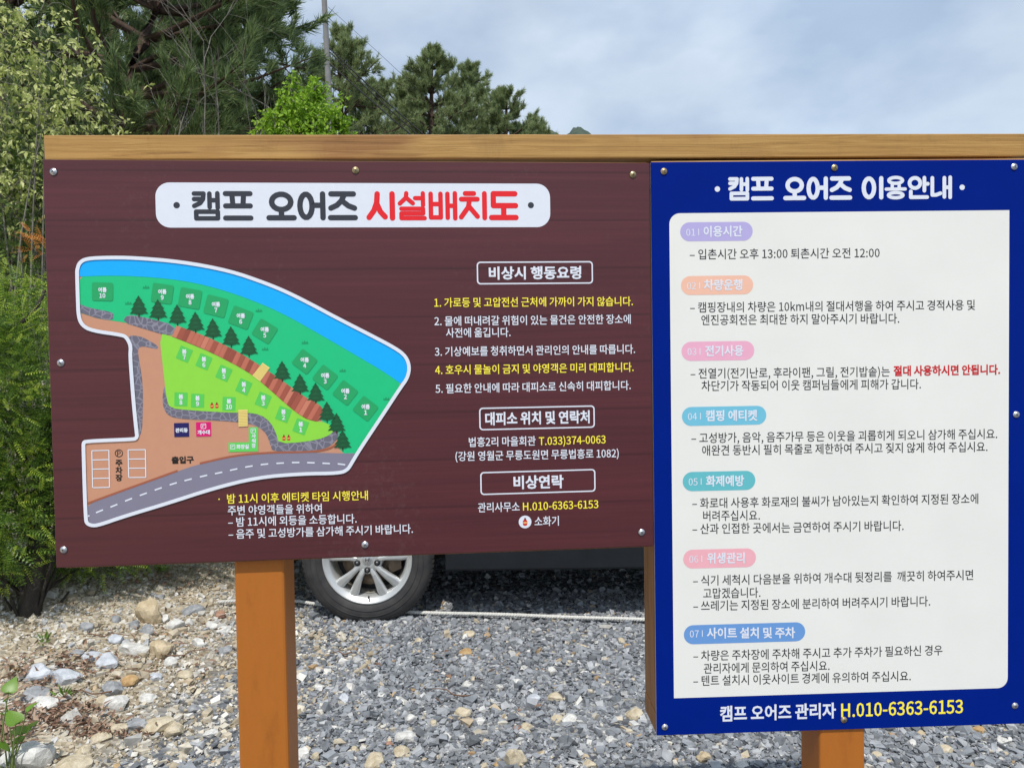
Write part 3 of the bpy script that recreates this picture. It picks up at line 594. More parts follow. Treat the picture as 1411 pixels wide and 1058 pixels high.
for s, x0, x1, yl, yr in (
    ('– 입촌시간 오후 13:00 퇴촌시간 오전 12:00', 950.4, 1212, 350.5, 348.3),
    ('– 캠핑장내의 차량은 10km내의 절대서행을 하여 주시고 경적사용 및', 950.8, 1343.3, 423.5, 420), ('엔진공회전은 최대한 하지 말아주시기 바랍니다.', 966.2, 1239, 440.8, 438.5),
    ('– 전열기(전기난로, 후라이팬, 그릴, 전기밥솥)는', 951.5, 1225.9, 514.5, 511.7), ('차단기가 작동되어 이웃 캠퍼님들에게 피해가 갑니다.', 966.6, 1268.8, 531.5, 528.8),
    ('– 고성방가, 음악, 음주가무 등은 이웃을 괴롭히게 되오니 삼가해 주십시요.', 952.6, 1374, 603.3, 597.3), ('애완견 동반시 필히 목줄로 제한하여 주시고 짖지 않게 하여 주십시요.', 967.3, 1360.6, 620.3, 615),
    ('– 화로대 사용후 화로재의 불씨가 남아있는지 확인하여 지정된 장소에', 953.8, 1347.8, 693, 686.5), ('버려주십시요.', 968.8, 1047, 710.3, 709.3), ('– 산과 인접한 곳에서는 금연하여 주시기 바랍니다.', 954, 1245, 728.3, 723.7),
    ('– 식기 세척시 다음분을 위하여 개수대 뒷정리를  깨끗히 하여주시면', 954.9, 1340.7, 799.5, 791.4), ('고맙겠습니다.', 968.8, 1047.8, 817, 815.6), ('– 쓰레기는 지정된 장소에 분리하여 버려주시기 바랍니다.', 955.2, 1281.6, 834.3, 827.6),
    ('– 차량은 주차장에 주차해 주시고 추가 주차가 필요하신 경우', 955.3, 1298.5, 903, 895), ('관리자에게 문의하여 주십시요.', 969.6, 1143, 920.4, 916.2), ('– 텐트 설치시 이웃사이트 경계에 유의하여 주십시요.', 955.3, 1254.9, 937.4, 930.4)):
    text('text_line', blue, s, x0, x1, yl, yr, 14.2, TEXTDARK, 0.0025, field, 2)
text('warning_text', blue, '절대 사용하시면 안됩니다.', 1231, 1378, 511, 508.9, 14.4, REDT, 0.012, field, 2)
text('footer_lettering', blue, '캠프 오어즈 관리자', 992, 1151.7, 982.8, 978, 21.5, WHITE, 0.010, None, 2)
text('footer_lettering', blue, 'H.010-6363-6153', 1158.9, 1327, 977.8, 972.2, 22.5, YEL, 0.006, None, 2)
build_text()

# ---- screws
SCREW = flat('zinc_screw', (0.55, 0.56, 0.58), 0.32, metal=0.9, var=0.2, scale=300); CROSS_SHADE = flat('screw_recess_shade', (0.03, 0.028, 0.025), 0.7)  # flat dark cross on each head: recess shade put into its colour
BRASS = flat('brassy_screw', (0.42, 0.33, 0.18), 0.4, metal=0.85, var=0.25, scale=300)
def screw_mesh(mat):
    prof = [(0.0001, .0031), (.0016, .0030), (.0030, .0026), (.0041, .0018), (.0046, .0011), (.0057, .0010), (.0059, .0002), (.0058, -.001)]
    n = 20; V, Fc = [], []
    for r, h in prof: V += [(r*math.cos(2*math.pi*k/n), r*math.sin(2*math.pi*k/n), h) for k in range(n)]
    for i in range(len(prof)-1): Fc += [(i*n+k, (i+1)*n+k, (i+1)*n+(k+1) % n, i*n+(k+1) % n) for k in range(n)]
    f0 = len(Fc)
    for a in (0.4, 0.4+math.pi/2):
        o = len(V); ca, sa = math.cos(a), math.sin(a); z = .0032+0.00005*(a > 1)
        V += [(x*ca-y*sa, x*sa+y*ca, z) for x, y in ((-.0023, -.0005), (.0023, -.0005), (.0023, .0005), (-.0023, .0005))]; Fc.append((o, o+1, o+2, o+3))
    me = bpy.data.meshes.new('screw'); me.from_pydata(V, [], Fc); me.materials.append(mat); me.materials.append(CROSS_SHADE)
    for i, p in enumerate(me.polygons): p.material_index = 1 if i >= f0 else 0; p.use_smooth = i < f0
    me.update(); return me
sm, sb = screw_mesh(SCREW), screw_mesh(BRASS)
for P, lst in ((brown, ((74,237,0),(490,235,1),(872,241,1),(84,500,0),(88,757,0),(503,750,0),(884,733,0))), (blue, ((914.6,236.5,1),(1149.5,231.5,1),(1397,230,0),(916,1001,0),(1162.5,991,1),(1399.8,571,0),(1398,971.5,0)))):
    for x, y, k in lst:
        u = P.uv(x, y); o = link('screw', sb if k else sm, None, P.root); o.location = (u[0], u[1], 0.0008); o.rotation_euler = (random.uniform(-.08, .08), random.uniform(-.08, .08), random.uniform(0, 3))

# ------------------------------------------------------------------ the timber frame that carries both signs
fr_base = np.array([-0.42, 1.34, 0.0])
frame = empty('sign_frame', fr_base); tag(frame, 'timber frame with a pale top rail and orange posts carrying both signs', 'sign frame')
def in_panel(name, P, b, mat, bevel=0.002):
    """a timber in the panel's own directions; b = u0,u1, w0,w1 (up from panel's lower edge), z0,z1 (out of the face); its mesh has X along, Y back, Z up"""
    u0, u1, w0, w1, z0, z1 = b
    o = box(name, (0, u1-u0, 0, z1-z0, 0, w1-w0), mat, frame, bevel)
    p = P.o + P.d*u0 + P.n*z1 + np.array([0, 0, w0]); o.location = p-fr_base; o.rotation_euler = (0, 0, P.yaw); return o
# front corners of the posts, read on the plane of their front face
zf = -0.0145; a = brown.uv(322.8, 800, zf); b = brown.uv(392, 800, zf)
zg = -brown.o[2]
in_panel('post', brown, (a[0], b[0], zg-0.25, 0.62, zf-0.088, zf), MATS['post'], 0.005)
in_panel('batten', brown, (0.012, brown.W-0.002, -0.0022, 0.045, zf+0.0004, -0.0046), MATS['stain'], 0.001)
in_panel('batten', brown, (0.012, brown.W-0.002, 0.62, brown.H+0.0015, zf+0.0004, -0.0046), MATS['rail'], 0.001)
zf2 = -0.0046; a2 = blue.uv(1129.8, 1030, zf2); b2 = blue.uv(1192.2, 1030, zf2); zg2 = -blue.o[2]
in_panel('post', blue, (a2[0], b2[0], zg2-0.25, 0.9, zf2-0.088, zf2), MATS['post'], 0.005)
Dp = 0.104
in_panel('side_board', blue, (0.0015, 0.040, 0.036, blue.H-0.042, -0.0046-Dp*0.52, -0.0046), MATS['stain'])
in_panel('side_board', blue, (0.0022, 0.040, 0.036, blue.H-0.042, -0.0046-Dp, -0.0050-Dp*0.52), MATS['stain'])
in_panel('bottom_board', blue, (0.0015, a2[0]-0.001, -0.0025, 0.0352, -0.0046-Dp, -0.0046), MATS['stain'])
in_panel('bottom_board', blue, (b2[0]+0.001, blue.W-0.002, -0.0025, 0.0352, -0.0046-Dp, -0.0046), MATS['stain'])
in_panel('side_board', blue, (blue.W-0.040, blue.W-0.0015, 0.036, blue.H-0.042, -0.0046-Dp, -0.0046), MATS['stain'])
in_panel('top_board', blue, (0.0015, blue.W-0.0015, blue.H-0.0415, blue.H+0.0035, -0.0046-Dp, -0.0046), MATS['rail'])
# top rail: straight from the left end of the map sign to the right end of the rules sign
PA = brown.o + brown.d*0.004; PB = blue.o + blue.d*(blue.W+0.004)
rv = (PB-PA)*[1, 1, 0]; ryaw = math.atan2(rv[1], rv[0]); rlen = np.linalg.norm(rv); rn = np.array([math.sin(ryaw), -math.cos(ryaw), 0]); ro = PA-rn*0.021
def rail_pt(px, py): d = ray(px, py); t = ((ro-CAM)@rn)/(d@rn); return CAM+d*t
tl, tr, bl, br = rail_pt(60, 187.5), rail_pt(1411, 184.2), rail_pt(61, 220.5), rail_pt(1411, 216.8)
tilt = math.atan2(((tr[2]-tl[2])+(br[2]-bl[2]))/2, rlen); hgt = ((tl[2]-bl[2])+(tr[2]-br[2]))/2
o = box('top_rail', (0, rlen+0.028, 0, 0.09, 0, hgt), MATS['rail'], frame, 0.0018)
o.location = np.array([tl[0], tl[1], bl[2]])-fr_base; o.rotation_euler = (0, -tilt, ryaw)
print('rail h', hgt, 'tilt', tilt, 'post w', b[0]-a[0], b2[0]-a2[0])

# ------------------------------------------------------------------ parked car behind the signs
def build_car():
    WY = 3.87                                        # depth of the near wheels' outer face
    wc = at(507.5, 769.5, WY); RT, RR = 0.337, 0.231  # tyre and rim radius
    zc = RT-0.008
    root = empty('parked_car', (wc[0]+1.33, WY+0.90, 0.0), (0, 0, math.radians(-0.7)))
    tag(root, 'dark grey parked car with silver twin-spoke alloy wheels behind the map sign', 'car')
    PAINT = flat('slate_car_paint', (0.035, 0.042, 0.052), 0.25, 0.6, 0.3, 0.05); CLAD = flat('grey_sill_plastic', (0.011, 0.013, 0.016), 0.6, 0.25, 0, 0.15, 12)
    RUB = NT('tyre_rubber'); RUB.b.inputs['Roughness'].default_value = 0.75
    n = RUB.n('ShaderNodeTexNoise', _Scale=14.0, _Detail=6.0); RUB.l(RUB.coords(), n.inputs['Vector']); r = RUB.ramp([(0.3, (0.020, 0.020, 0.022)), (0.75, (0.055, 0.052, 0.050))]); RUB.l(n.outputs['Fac'], r.inputs[0]); RUB.l(r.outputs[0], RUB.b.inputs['Base Color']); RUB = RUB.m
    ALLOY = flat('silver_alloy', (0.60, 0.61, 0.60), 0.36, 0.5, 0.55, 0.05, 20); DIRTY = flat('dusty_alloy', (0.50, 0.47, 0.40), 0.55, 0.4, 0.3, 0.2, 20)
    BLK = flat('black_plastic_and_shade', (0.012, 0.012, 0.013), 0.6); GLASS = flat('tinted_glass', (0.015, 0.018, 0.02), 0.06, 0.6); LAMP = flat('lamp_lens', (0.55, 0.57, 0.6), 0.12, 0.6); TAIL = flat('tail_lens', (0.35, 0.01, 0.012), 0.15, 0.6)
    DISC = flat('brake_disc_steel', (0.16, 0.12, 0.085), 0.5, 0.5, 0.5, 0.25, 30); LUG = flat('lug_nut_steel', (0.16, 0.16, 0.17), 0.35, metal=0.8)
    hw, x_f, x_r, wb = 0.90, -1.33, 1.33, 2.66
    xa, xb = -1.33-0.84, 1.33+0.95                    # nose and tail
    def bottom(x):
        z = 0.275
        if x < x_f-0.38: z = 0.275+0.10*min(1, (x_f-0.38-x)/0.2)
        if x > x_r+0.38: z = 0.275+0.10*min(1, (x-x_r-0.38)/0.3)
        for xw in (x_f, x_r):
            dx = abs(x-xw)
            if dx < 0.405: z = max(z, zc+math.sqrt(max(0, 0.405**2-dx*dx)))
        return z
    def top(x):  # bonnet / belt line
        if x < -0.75: return 0.74+0.26*math.sin(min(1, (x-xa)/(1.42))*math.pi/2)
        return 1.0+0.05*min(1, (x+0.75)/2.5)
    def width(x):
        e = min((x-xa)/0.55, (xb-x)/0.45, 1); e = max(e, 0); return hw*(0.72+0.28*math.sqrt(1-(1-e)**2))
    xs = sorted(set([round(v, 4) for v in np.linspace(xa, xb, 60)]+[round(xw+s*0.405*math.cos(a), 4) for xw in (x_f, x_r) for s in (-1, 1) for a in np.linspace(0, 1.5, 12)]+[x_f-0.4051, x_f+0.4051, x_r-0.4051, x_r+0.4051]))
    V, Fc = [], []; NP = 11
    for x in xs:
        b, t, w = bottom(x), top(x), width(x); nose = 1-0.0*x
        t = max(t, b+0.06)
        prof = [(-w*0.94, b), (-w*0.995, b+(t-b)*.12), (-w, b+(t-b)*.38), (-w*.99, b+(t-b)*.62), (-w*.975, b+(t-b)*.82), (-w*.93, t), (-w*.5, t+.03)]
        full = prof+[(0, t+.04)]+[(-y, z) for y, z in prof[::-1]]
        V += [(x, y, z) for y, z in full]
    m = len(full)
    for i in range(len(xs)-1):
        for k in range(m): Fc.append((i*m+k, (i+1)*m+k, (i+1)*m+(k+1) % m, i*m+(k+1) % m))
    Fc.append(tuple(range(m))); Fc.append(tuple((len(xs)-1)*m+k for k in range(m))[::-1])
    body = obj('body', V, Fc, PAINT, root, True)
    # cabin: base at the belt, tumblehome to the roof
    st = [(-0.78, -0.20), (-0.05, 0.42), (0.75, 0.85), (1.55, 1.45), (2.12, 1.86)]
    zr = [1.60, 1.66, 1.665, 1.62]
    base = [(-0.80, 1.00), (0.15, 1.03), (0.98, 1.04), (1.72, 1.05), (2.20, 1.05)]; roof = [(0.02, 1.58), (0.35, 1.645), (0.98, 1.66), (1.62, 1.63), (1.98, 1.56)]
    V, Fc = [], []
    for (bx, bz), (rx, rz) in zip(base, roof): V += [(bx, -0.83, bz), (rx, -0.62, rz-.03), (rx, -0.5, rz), (rx, 0.5, rz), (rx, 0.62, rz-.03), (bx, 0.83, bz)]
    for i in range(4):
        for k in range(5): Fc.append((i*6+k, (i+1)*6+k, (i+1)*6+k+1, i*6+k+1))
    Fc += [(0, 1, 2, 3, 4, 5), (29, 28, 27, 26, 25, 24)]
    cabin = obj('cabin', V, Fc, PAINT, root)
    for sgn in (-1, 1):
        for i, (a, b) in enumerate(((0, 1), (1, 2), (2, 3), (3, 4))):
            def mixp(j, f, e):
                (bx, bz), (rx, rz) = base[j], roof[j]; return np.array([bx+(rx-bx)*f, sgn*(0.83-(0.21)*f+0.006), bz+(rz-.03-bz)*f])
            A, B, C_, D_ = mixp(a, .08, 0), mixp(b, .08, 0), mixp(b, .9, 0), mixp(a, .9, 0); cen = (A+B+C_+D_)/4
            q = [cen+(p-cen)*np.array([.92, 1, .97]) for p in (A, B, C_, D_)]; obj('side_window', q, [(0, 1, 2, 3) if sgn < 0 else (3, 2, 1, 0)], GLASS, root)
    obj('windscreen', [(-0.775, -.74, 1.05), (-.775, .74, 1.05), (-.0, .58, 1.55), (-.0, -.58, 1.55)], [(0, 3, 2, 1)], GLASS, root)
    obj('rear_window', [(2.205, -.72, 1.09), (2.205, .72, 1.09), (1.995, .56, 1.52), (1.995, -.56, 1.52)], [(0, 1, 2, 3)], GLASS, root)
    for sgn in (-1, 1):
        box('sill', (x_f+0.40, x_r-0.42, sgn*0.905-0.02, sgn*0.905+0.02, 0.272, 0.42), CLAD, root, 0.012)
        hd = box('headlight', (xa+0.05, xa+0.42, sgn*0.70-0.09, sgn*0.70+0.09, 0.70, 0.82), LAMP, root, 0.03)
        box('tail_light', (xb-0.16, xb+0.01, sgn*0.66-0.1, sgn*0.66+0.1, 0.82, 1.02), TAIL, root, 0.03)
        mr = box('wing_mirror', (-0.55, -0.40, sgn*0.99-0.09, sgn*0.99+0.09, 1.02, 1.15), PAINT, root, 0.035)
        for k, (x0, x1) in enumerate(((-0.72, 0.42), (0.43, 1.30))):
            dr = box('door', (x0, x1, sgn*0.888-0.012, sgn*0.888+0.012, 0.44, 0.80), PAINT, root, 0.01)
            box('handle', (x1-0.24, x1-0.06, sgn*0.91-0.008, sgn*0.91+0.012, 0.74, 0.77), PAINT, dr, 0.006)
    box('front_bumper', (xa-0.02, xa+0.3, -0.66, 0.66, 0.40, 0.56), CLAD, root, 0.05); box('rear_bumper', (xb-0.3, xb+0.03, -0.68, 0.68, 0.40, 0.58), CLAD, root, 0.05)
    box('grille', (xa-0.012, xa+0.1, -0.42, 0.42, 0.58, 0.70), BLK, root, 0.02)
    box('underbody', (xa+0.5, xb-0.5, -0.6, 0.6, 0.25, 0.45), BLK, root, 0.03)
    # wheel: tyre (lathe + tread blocks), rim with five twin spokes
    def wheel_proto():
        w = empty('wheel'); w.parent = root
        tp = [(RR-.004, .012), (RR+.006, .004), (RR+.018, -.003), (RR+.045, -.008), (RT-.035, -.004), (RT-.016, .006), (RT-.004, .022), (RT, .045), (RT, .18), (RT-.004, .203), (RT-.03, .226), (RR+.03, .23), (RR, .21)]
        ty = lathe('tyre', tp, RUB, w, 84)
        V, Fc = [], []
        for k in range(84):        # shoulder tread blocks
            a0, a1 = 2*math.pi*k/84, 2*math.pi*(k+.68)/84
            for (r0, y0, r1, y1) in ((RT-.020, .003, RT+.0035, .030), (RT+.0035, .030, RT+.0035, .085), (RT+.0035, .10, RT+.0035, .19)):
                o = len(V)
                for a in (a0, a1):
                    V += [(r0*math.cos(a), y0, r0*math.sin(a)), (r1*math.cos(a), y1, r1*math.sin(a)), ((r1-.012)*math.cos(a), y1, (r1-.012)*math.sin(a)), ((r0-.012)*math.cos(a), y0+.01, (r0-.012)*math.sin(a))]
                Fc += [(o, o+1, o+5, o+4), (o, o+4, o+7, o+3), (o+1, o+2, o+6, o+5), (o, o+3, o+2, o+1), (o+4, o+5, o+6, o+7)]
        obj('tread', V, Fc, RUB, ty)
        for rr_ in (RR+.030, RR+.058): lathe('sidewall_rib', [(rr_-.002, -.0072), (rr_, -.0098), (rr_+.002, -.0075)], RUB, ty, 72)
        rim = lathe('rim', [(RR-.003, .016), (RR, .008), (RR-.002, .004), (RR-.008, .004), (RR-.012, .010), (RR-.024, .014), (RR-.036, .030), (RR-.042, .060), (RR-.048, .20)], ALLOY, w, 72)
        lathe('rim_barrel', [(RR-.046, .06), (RR-.050, .12), (RR-.050, .21)], DIRTY, rim, 48)
        # spokes
        for k in range(5):
            a = math.radians(-90+36+72*k)
            ca, sa = math.cos(a), math.sin(a)
            for sg in (-1, 1):
                rs = [(0.050, 0.0165*sg, .0155, .016), (0.085, 0.0195*sg, .0155, .013), (0.125, 0.0280*sg, .0200, .016), (0.165, 0.0390*sg, .0250, .022), (0.199, 0.0450*sg, .0255, .028)]
                V, Fc = [], []
                for rr_, t, hw_, yy in rs:
                    for (q, dy) in ((-hw_, .010), (-hw_*.55, 0.0), (hw_*.55, 0.0), (hw_, .010), (hw_*.8, .040), (-hw_*.8, .040)):
                        tt = t+q; V.append((rr_*ca-tt*sa, yy-.008+dy, rr_*sa+tt*ca))
                for i in range(len(rs)-1):
                    for j in range(6): Fc.append((i*6+j, (i+1)*6+j, (i+1)*6+(j+1) % 6, i*6+(j+1) % 6))
                Fc.append(tuple(range(6))); Fc.append(tuple(4*6+j for j in range(6))[::-1])
                o = obj('spoke', V, Fc, ALLOY, rim); md = o.modifiers.new('round', 'BEVEL'); md.width = 0.004; md.segments = 2; md.limit_method = 'ANGLE'
        lathe('hub', [(.0005, .006), (.026, .006), (.030, .010), (.034, .010), (.064, .010), (.076, .020), (.078, .07)], ALLOY, rim, 40)
        ring_ = lathe('centre_cap', [(.0005, .0035), (.020, .0045), (.024, .0065), (.0245, .012)], flat('cap_chrome', (0.6, 0.61, 0.62), 0.25, metal=0.8), rim, 32)
        for sg in (-1, 1):            # slanted-letter badge on the cap
            obj('badge', [(sg*.008-.0022+.002*0, .0030, -.009), (sg*.008+.0022, .0030, -.009), (sg*.008+.0022+.003, .0030, .009), (sg*.008-.0022+.003, .0030, .009)], [(0, 1, 2, 3)], LUG, ring_)
        obj('badge', [(-.007, .0029, -.002), (.009, .0029, .0), (.009, .0029, .003), (-.007, .0029, .001)], [(0, 1, 2, 3)], LUG, ring_)
        for k in range(5):
            a = math.radians(-90+72*k); cx_, cz_ = .0535*math.cos(a), .0535*math.sin(a)
            pk = lathe('lug_hole_shade', [(.0005, .0050), (.0152, .0050), (.0160, .0075), (.0162, .03)], BLK, rim, 20); pk.location = (cx_, 0, cz_)  # black plug proud of the hub; the lug hole's shade is its colour
            lg = lathe('lug_nut', [(.0005, .000), (.0050, .0005), (.0080, .003), (.0090, .012)], LUG, rim, 6, smooth=False); lg.location = (cx_, 0, cz_)
        vs = tubes('valve', [(np.array([[.004, .012, -RR+.040], [.006, -.004, -RR+.036]]), [.0045, .004])], BLK, rim, 8)
        lathe('brake_disc', [(.06, .10), (.06, .075), (.145, .075), (.145, .10)], DISC, w, 40)
        obj('caliper', [(.10, .06, -.09), (.165, .06, -.06), (.165, .06, .08), (.10, .06, .10), (.10, .12, -.09), (.165, .12, -.06), (.165, .12, .08), (.10, .12, .10)], [(0, 1, 2, 3), (4, 7, 6, 5), (0, 4, 5, 1), (1, 5, 6, 2), (2, 6, 7, 3), (3, 7, 4, 0)], DISC, w)
        lathe('hub_back', [(.0005, .115), (RR-.05, .115)], BLK, w, 32)
        return w
    w0 = wheel_proto(); w0.location = (x_f, -0.90, zc)
    def copy_tree(o, parent):
        c = o.copy(); COL.objects.link(c); c.parent = parent
        for ch in o.children: copy_tree(ch, c)
        return c
    for (x, y, rz) in ((x_r, -0.90, 0), (x_f, 0.90, math.pi), (x_r, 0.90, math.pi)):
        c = copy_tree(w0, root); c.location = (x, y, zc); c.rotation_euler = (0, 0.5*(x > 0), rz)
build_car()

# ------------------------------------------------------------------ white rope lying along the parking line
def build_rope():
    px = [(300, 836), (360, 833), (412, 835), (430, 838), (446, 840), (480, 848), (555, 849.5), (640, 852), (760, 856), (880, 861), (1100, 869), (1500, 884)]
    P = np.array([on_ground(a, b) for a, b in px]); P[:, 2] += 0.027
    s = np.r_[0, np.cumsum(np.linalg.norm(np.diff(P, axis=0), axis=1))]; N = int(s[-1]/0.006); t = np.linspace(0, s[-1], N)
    C = np.stack([np.interp(t, s, P[:, k]) for k in range(3)], -1); C[:, 2] += 0.0015*np.sin(t*9); C[:, 1] += 0.003*np.sin(t*3.3)
    T = np.gradient(C, axis=0); T /= np.linalg.norm(T, axis=1)[:, None]; A = np.cross(T, [0, 0, 1.0]); A /= np.linalg.norm(A, axis=1)[:, None]; B = np.cross(A, T)
    root = empty('rope', C[0]); tag(root, 'white twisted rope lying on the gravel beneath the car', 'rope')
    M = flat('white_rope_fibre', (0.62, 0.61, 0.57), 0.8, 0.2, 0, 0.15, 80)
    for k in range(3):
        ph = t*2*math.pi/0.042+k*2*math.pi/3; Q = C+0.0052*(np.cos(ph)[:, None]*A+np.sin(ph)[:, None]*B)-C[0]
        tubes('strand', [(Q, 0.0052)], M, root, 6)
build_rope()

# ------------------------------------------------------------------ gravel, stones, litter
IV = np.array([(x, y, z) for x in (-1, 1) for y in (-1, 1) for z in (-1, 1)], float)*0.68      # crushed chips: jittered six-sided blocks, 12 triangles each
IF = np.array([(0, 1, 3), (0, 3, 2), (4, 6, 7), (4, 7, 5), (0, 4, 5), (0, 5, 1), (2, 3, 7), (2, 7, 6), (0, 2, 6), (0, 6, 4), (1, 5, 7), (1, 7, 3)])
def rand_rot(n, tiltmax=None):
    if tiltmax is None:
        q = rng.normal(size=(n, 4)); q /= np.linalg.norm(q, axis=1)[:, None]
    else:
        yaw = rng.uniform(0, 2*math.pi, n); ta = rng.uniform(0, 2*math.pi, n); ti = np.abs(rng.normal(0, tiltmax, n))
        q1 = np.stack([np.cos(ti/2), np.sin(ti/2)*np.cos(ta), np.sin(ti/2)*np.sin(ta), 0*ti], -1); q2 = np.stack([np.cos(yaw/2), 0*yaw, 0*yaw, np.sin(yaw/2)], -1)
        w1, x1, y1, z1 = q1.T; w2, x2, y2, z2 = q2.T
        q = np.stack([w1*w2-x1*x2-y1*y2-z1*z2, w1*x2+x1*w2+y1*z2-z1*y2, w1*y2-x1*z2+y1*w2+z1*x2, w1*z2+x1*y2-y1*x2+z1*w2], -1)
    w, x, y, z = q.T
    return np.stack([np.stack([1-2*(y*y+z*z), 2*(x*y-z*w), 2*(x*z+y*w)], -1), np.stack([2*(x*y+z*w), 1-2*(x*x+z*z), 2*(y*z-x*w)], -1), np.stack([2*(x*z-y*w), 2*(y*z+x*w), 1-2*(x*x+y*y)], -1)], 1)
def stones_mesh(pos, size, flatness=(0.3, 0.75), tilt=0.55):
    n = len(pos); jit = rng.uniform(0.45, 1.35, (n, len(IV), 3)); V = IV[None]*jit
    sc = np.stack([rng.uniform(0.8, 1.35, n), rng.uniform(0.6, 1.0, n), rng.uniform(*flatness, n)], -1)*size[:, None]
    V = V*sc[:, None, :]; R_ = rand_rot(n, tilt); V = np.einsum('nij,nkj->nki', R_, V)+pos[:, None, :]
    Fc = IF[None]+(np.arange(n)*len(IV))[:, None, None]; return V.reshape(-1, 3), Fc.reshape(-1, 3)
GRAV = island('grey_crushed_stone', [(0.0, (0.13, 0.14, 0.152)), (0.25, (0.22, 0.235, 0.253)), (0.65, (0.30, 0.315, 0.335)), (0.90, (0.40, 0.412, 0.425)), (0.955, (0.62, 0.61, 0.57)), (0.985, (0.52, 0.45, 0.33)), (1.0, (0.38, 0.25, 0.13))], 0.85, noise=35)
TANG = island('tan_bank_stone', [(0.0, (0.34, 0.28, 0.19)), (0.3, (0.48, 0.41, 0.30)), (0.55, (0.60, 0.55, 0.45)), (0.78, (0.72, 0.70, 0.66)), (0.88, (0.38, 0.39, 0.40)), (0.96, (0.55, 0.50, 0.40)), (1.0, (0.46, 0.31, 0.15))], 0.9, noise=35)
def scatter(n, x0, x1, y0, y1):
    return np.stack([rng.uniform(x0, x1, n), rng.uniform(y0, y1, n)], -1)
def gravel():
    p = np.vstack([scatter(58000, -1.65, 2.1, 2.3, 4.4), scatter(3000, -1.7, 1.8, 4.4, 5.2), scatter(900, -0.6, 1.6, 1.9, 2.3)])
    edge = -0.98+0.30*np.sin(p[:, 1]*2.1+0.6)+0.12*np.sin(p[:, 1]*7.3)+rng.normal(0, .13, len(p))-0.35*(p[:, 1]-2.4).clip(-1, 1)*0.6
    p = p[p[:, 0] > edge]; s = np.clip(rng.lognormal(math.log(0.0084), 0.45, len(p)), 0.005, 0.030)
    z = ground_z(p[:, 0], p[:, 1])+s*rng.uniform(0.0, 0.55, len(p))
    V, Fc = stones_mesh(np.column_stack([p, z]), s); tag(bulk('gravel', V, Fc, GRAV), 'blue grey crushed stone gravel covering the parking area', 'gravel', kind='stuff')
    p = np.vstack([scatter(20000, -2.6, -0.6, 2.25, 4.4), scatter(4000, -2.9, -0.9, 4.4, 5.6)])
    edge = -0.98+0.30*np.sin(p[:, 1]*2.1+0.6)+rng.normal(0, .22, len(p))-0.35*(p[:, 1]-2.4).clip(-1, 1)*0.6
    p = p[p[:, 0] < edge+0.1]; s = np.clip(rng.lognormal(math.log(0.0064), 0.55, len(p)), 0.0035, 0.030)
    z = ground_z(p[:, 0], p[:, 1])+s*rng.uniform(-.1, 0.5, len(p))
    V, Fc = stones_mesh(np.column_stack([p, z]), s, (0.4, 0.9)); tag(bulk('bank_rubble', V, Fc, TANG), 'sandy tan rubble and grit on the bank under the bush', 'rubble', kind='stuff')
gravel()

STONE_M = {}
WORDS = {'cream': 'cream yellow', 'white': 'chalky white', 'grey': 'dull grey', 'orange': 'orange brown', 'blue': 'bluish grey', 'red': 'reddish brown', 'tan': 'sandy tan'}
LOOSE = {k: ('loose %s stone lying on the rubble bank' % w, '%s stones on the bank' % w) for k, w in WORDS.items()}
INGRAVEL = {k: ('%s stone lying among the grey gravel' % w, '%s stones among the gravel' % w) for k, w in WORDS.items()}
def stone_mat(key):
    if key in STONE_M: return STONE_M[key]
    a, b = {'cream': ((0.36, 0.29, 0.18), (0.58, 0.51, 0.38)), 'white': ((0.42, 0.41, 0.38), (0.70, 0.69, 0.65)), 'grey': ((0.17, 0.18, 0.19), (0.36, 0.37, 0.38)), 'orange': ((0.34, 0.19, 0.07), (0.52, 0.36, 0.18)), 'blue': ((0.33, 0.36, 0.40), (0.56, 0.58, 0.61)), 'red': ((0.26, 0.12, 0.07), (0.42, 0.25, 0.18)), 'tan': ((0.36, 0.28, 0.17), (0.56, 0.46, 0.31))}[key]
    t = NT('stone_'+key); t.b.inputs['Roughness'].default_value = 0.9; n = t.n('ShaderNodeTexNoise', _Scale=28.0, _Detail=7.0, _Roughness=0.65); t.l(t.coords(), n.inputs['Vector'])
    r = t.ramp([(0.32, a), (0.62, b)]); t.l(n.outputs['Fac'], r.inputs[0]); t.l(r.outputs[0], t.b.inputs['Base Color']); t.bump(n.outputs['Fac'], 0.6, 0.012); STONE_M[key] = t.m; return t.m
def rock(px, py, w, h, key, label, group=None):
    p = on_ground(px, py+h*0.35); d = np.linalg.norm(p-CAM); sx = w/F*d/2; sz = max(h/F*d/2, 0.35*sx)
    bm = bmesh.new(); bmesh.ops.create_icosphere(bm, subdivisions=2 if w < 14 else 3, radius=1.0); sd = random.uniform(0, 99)
    # chop with random planes for angular facets
    pl = [(Vector((random.gauss(0, 1), random.gauss(0, 1), random.gauss(0, 1))).normalized(), random.uniform(0.58, 0.88)) for _ in range(11)]
    for v in bm.verts:
        c = v.co.copy()
        for n, k in pl:
            e = c.dot(n)-k
            if e > 0: c -= n*e
        c *= 1+0.10*mnoise.noise(c*2.1+Vector((sd, 0, 0)))+0.04*mnoise.noise(c*6+Vector((sd, 5, 0)))
        v.co = Vector((c.x*sx*1.16, c.y*sx*random.uniform(.97, 1.0)*0.95, c.z*sz*1.15))
    o = bm_obj('stone', bm, stone_mat(key)); o.location = (p[0], p[1], p[2]+sz*0.45); o.rotation_euler = (random.uniform(-.15, .15), random.uniform(-.2, .2), random.uniform(-.5, .5))
    for f in o.data.polygons: f.use_smooth = False
    tag(o, label, 'stone', group)
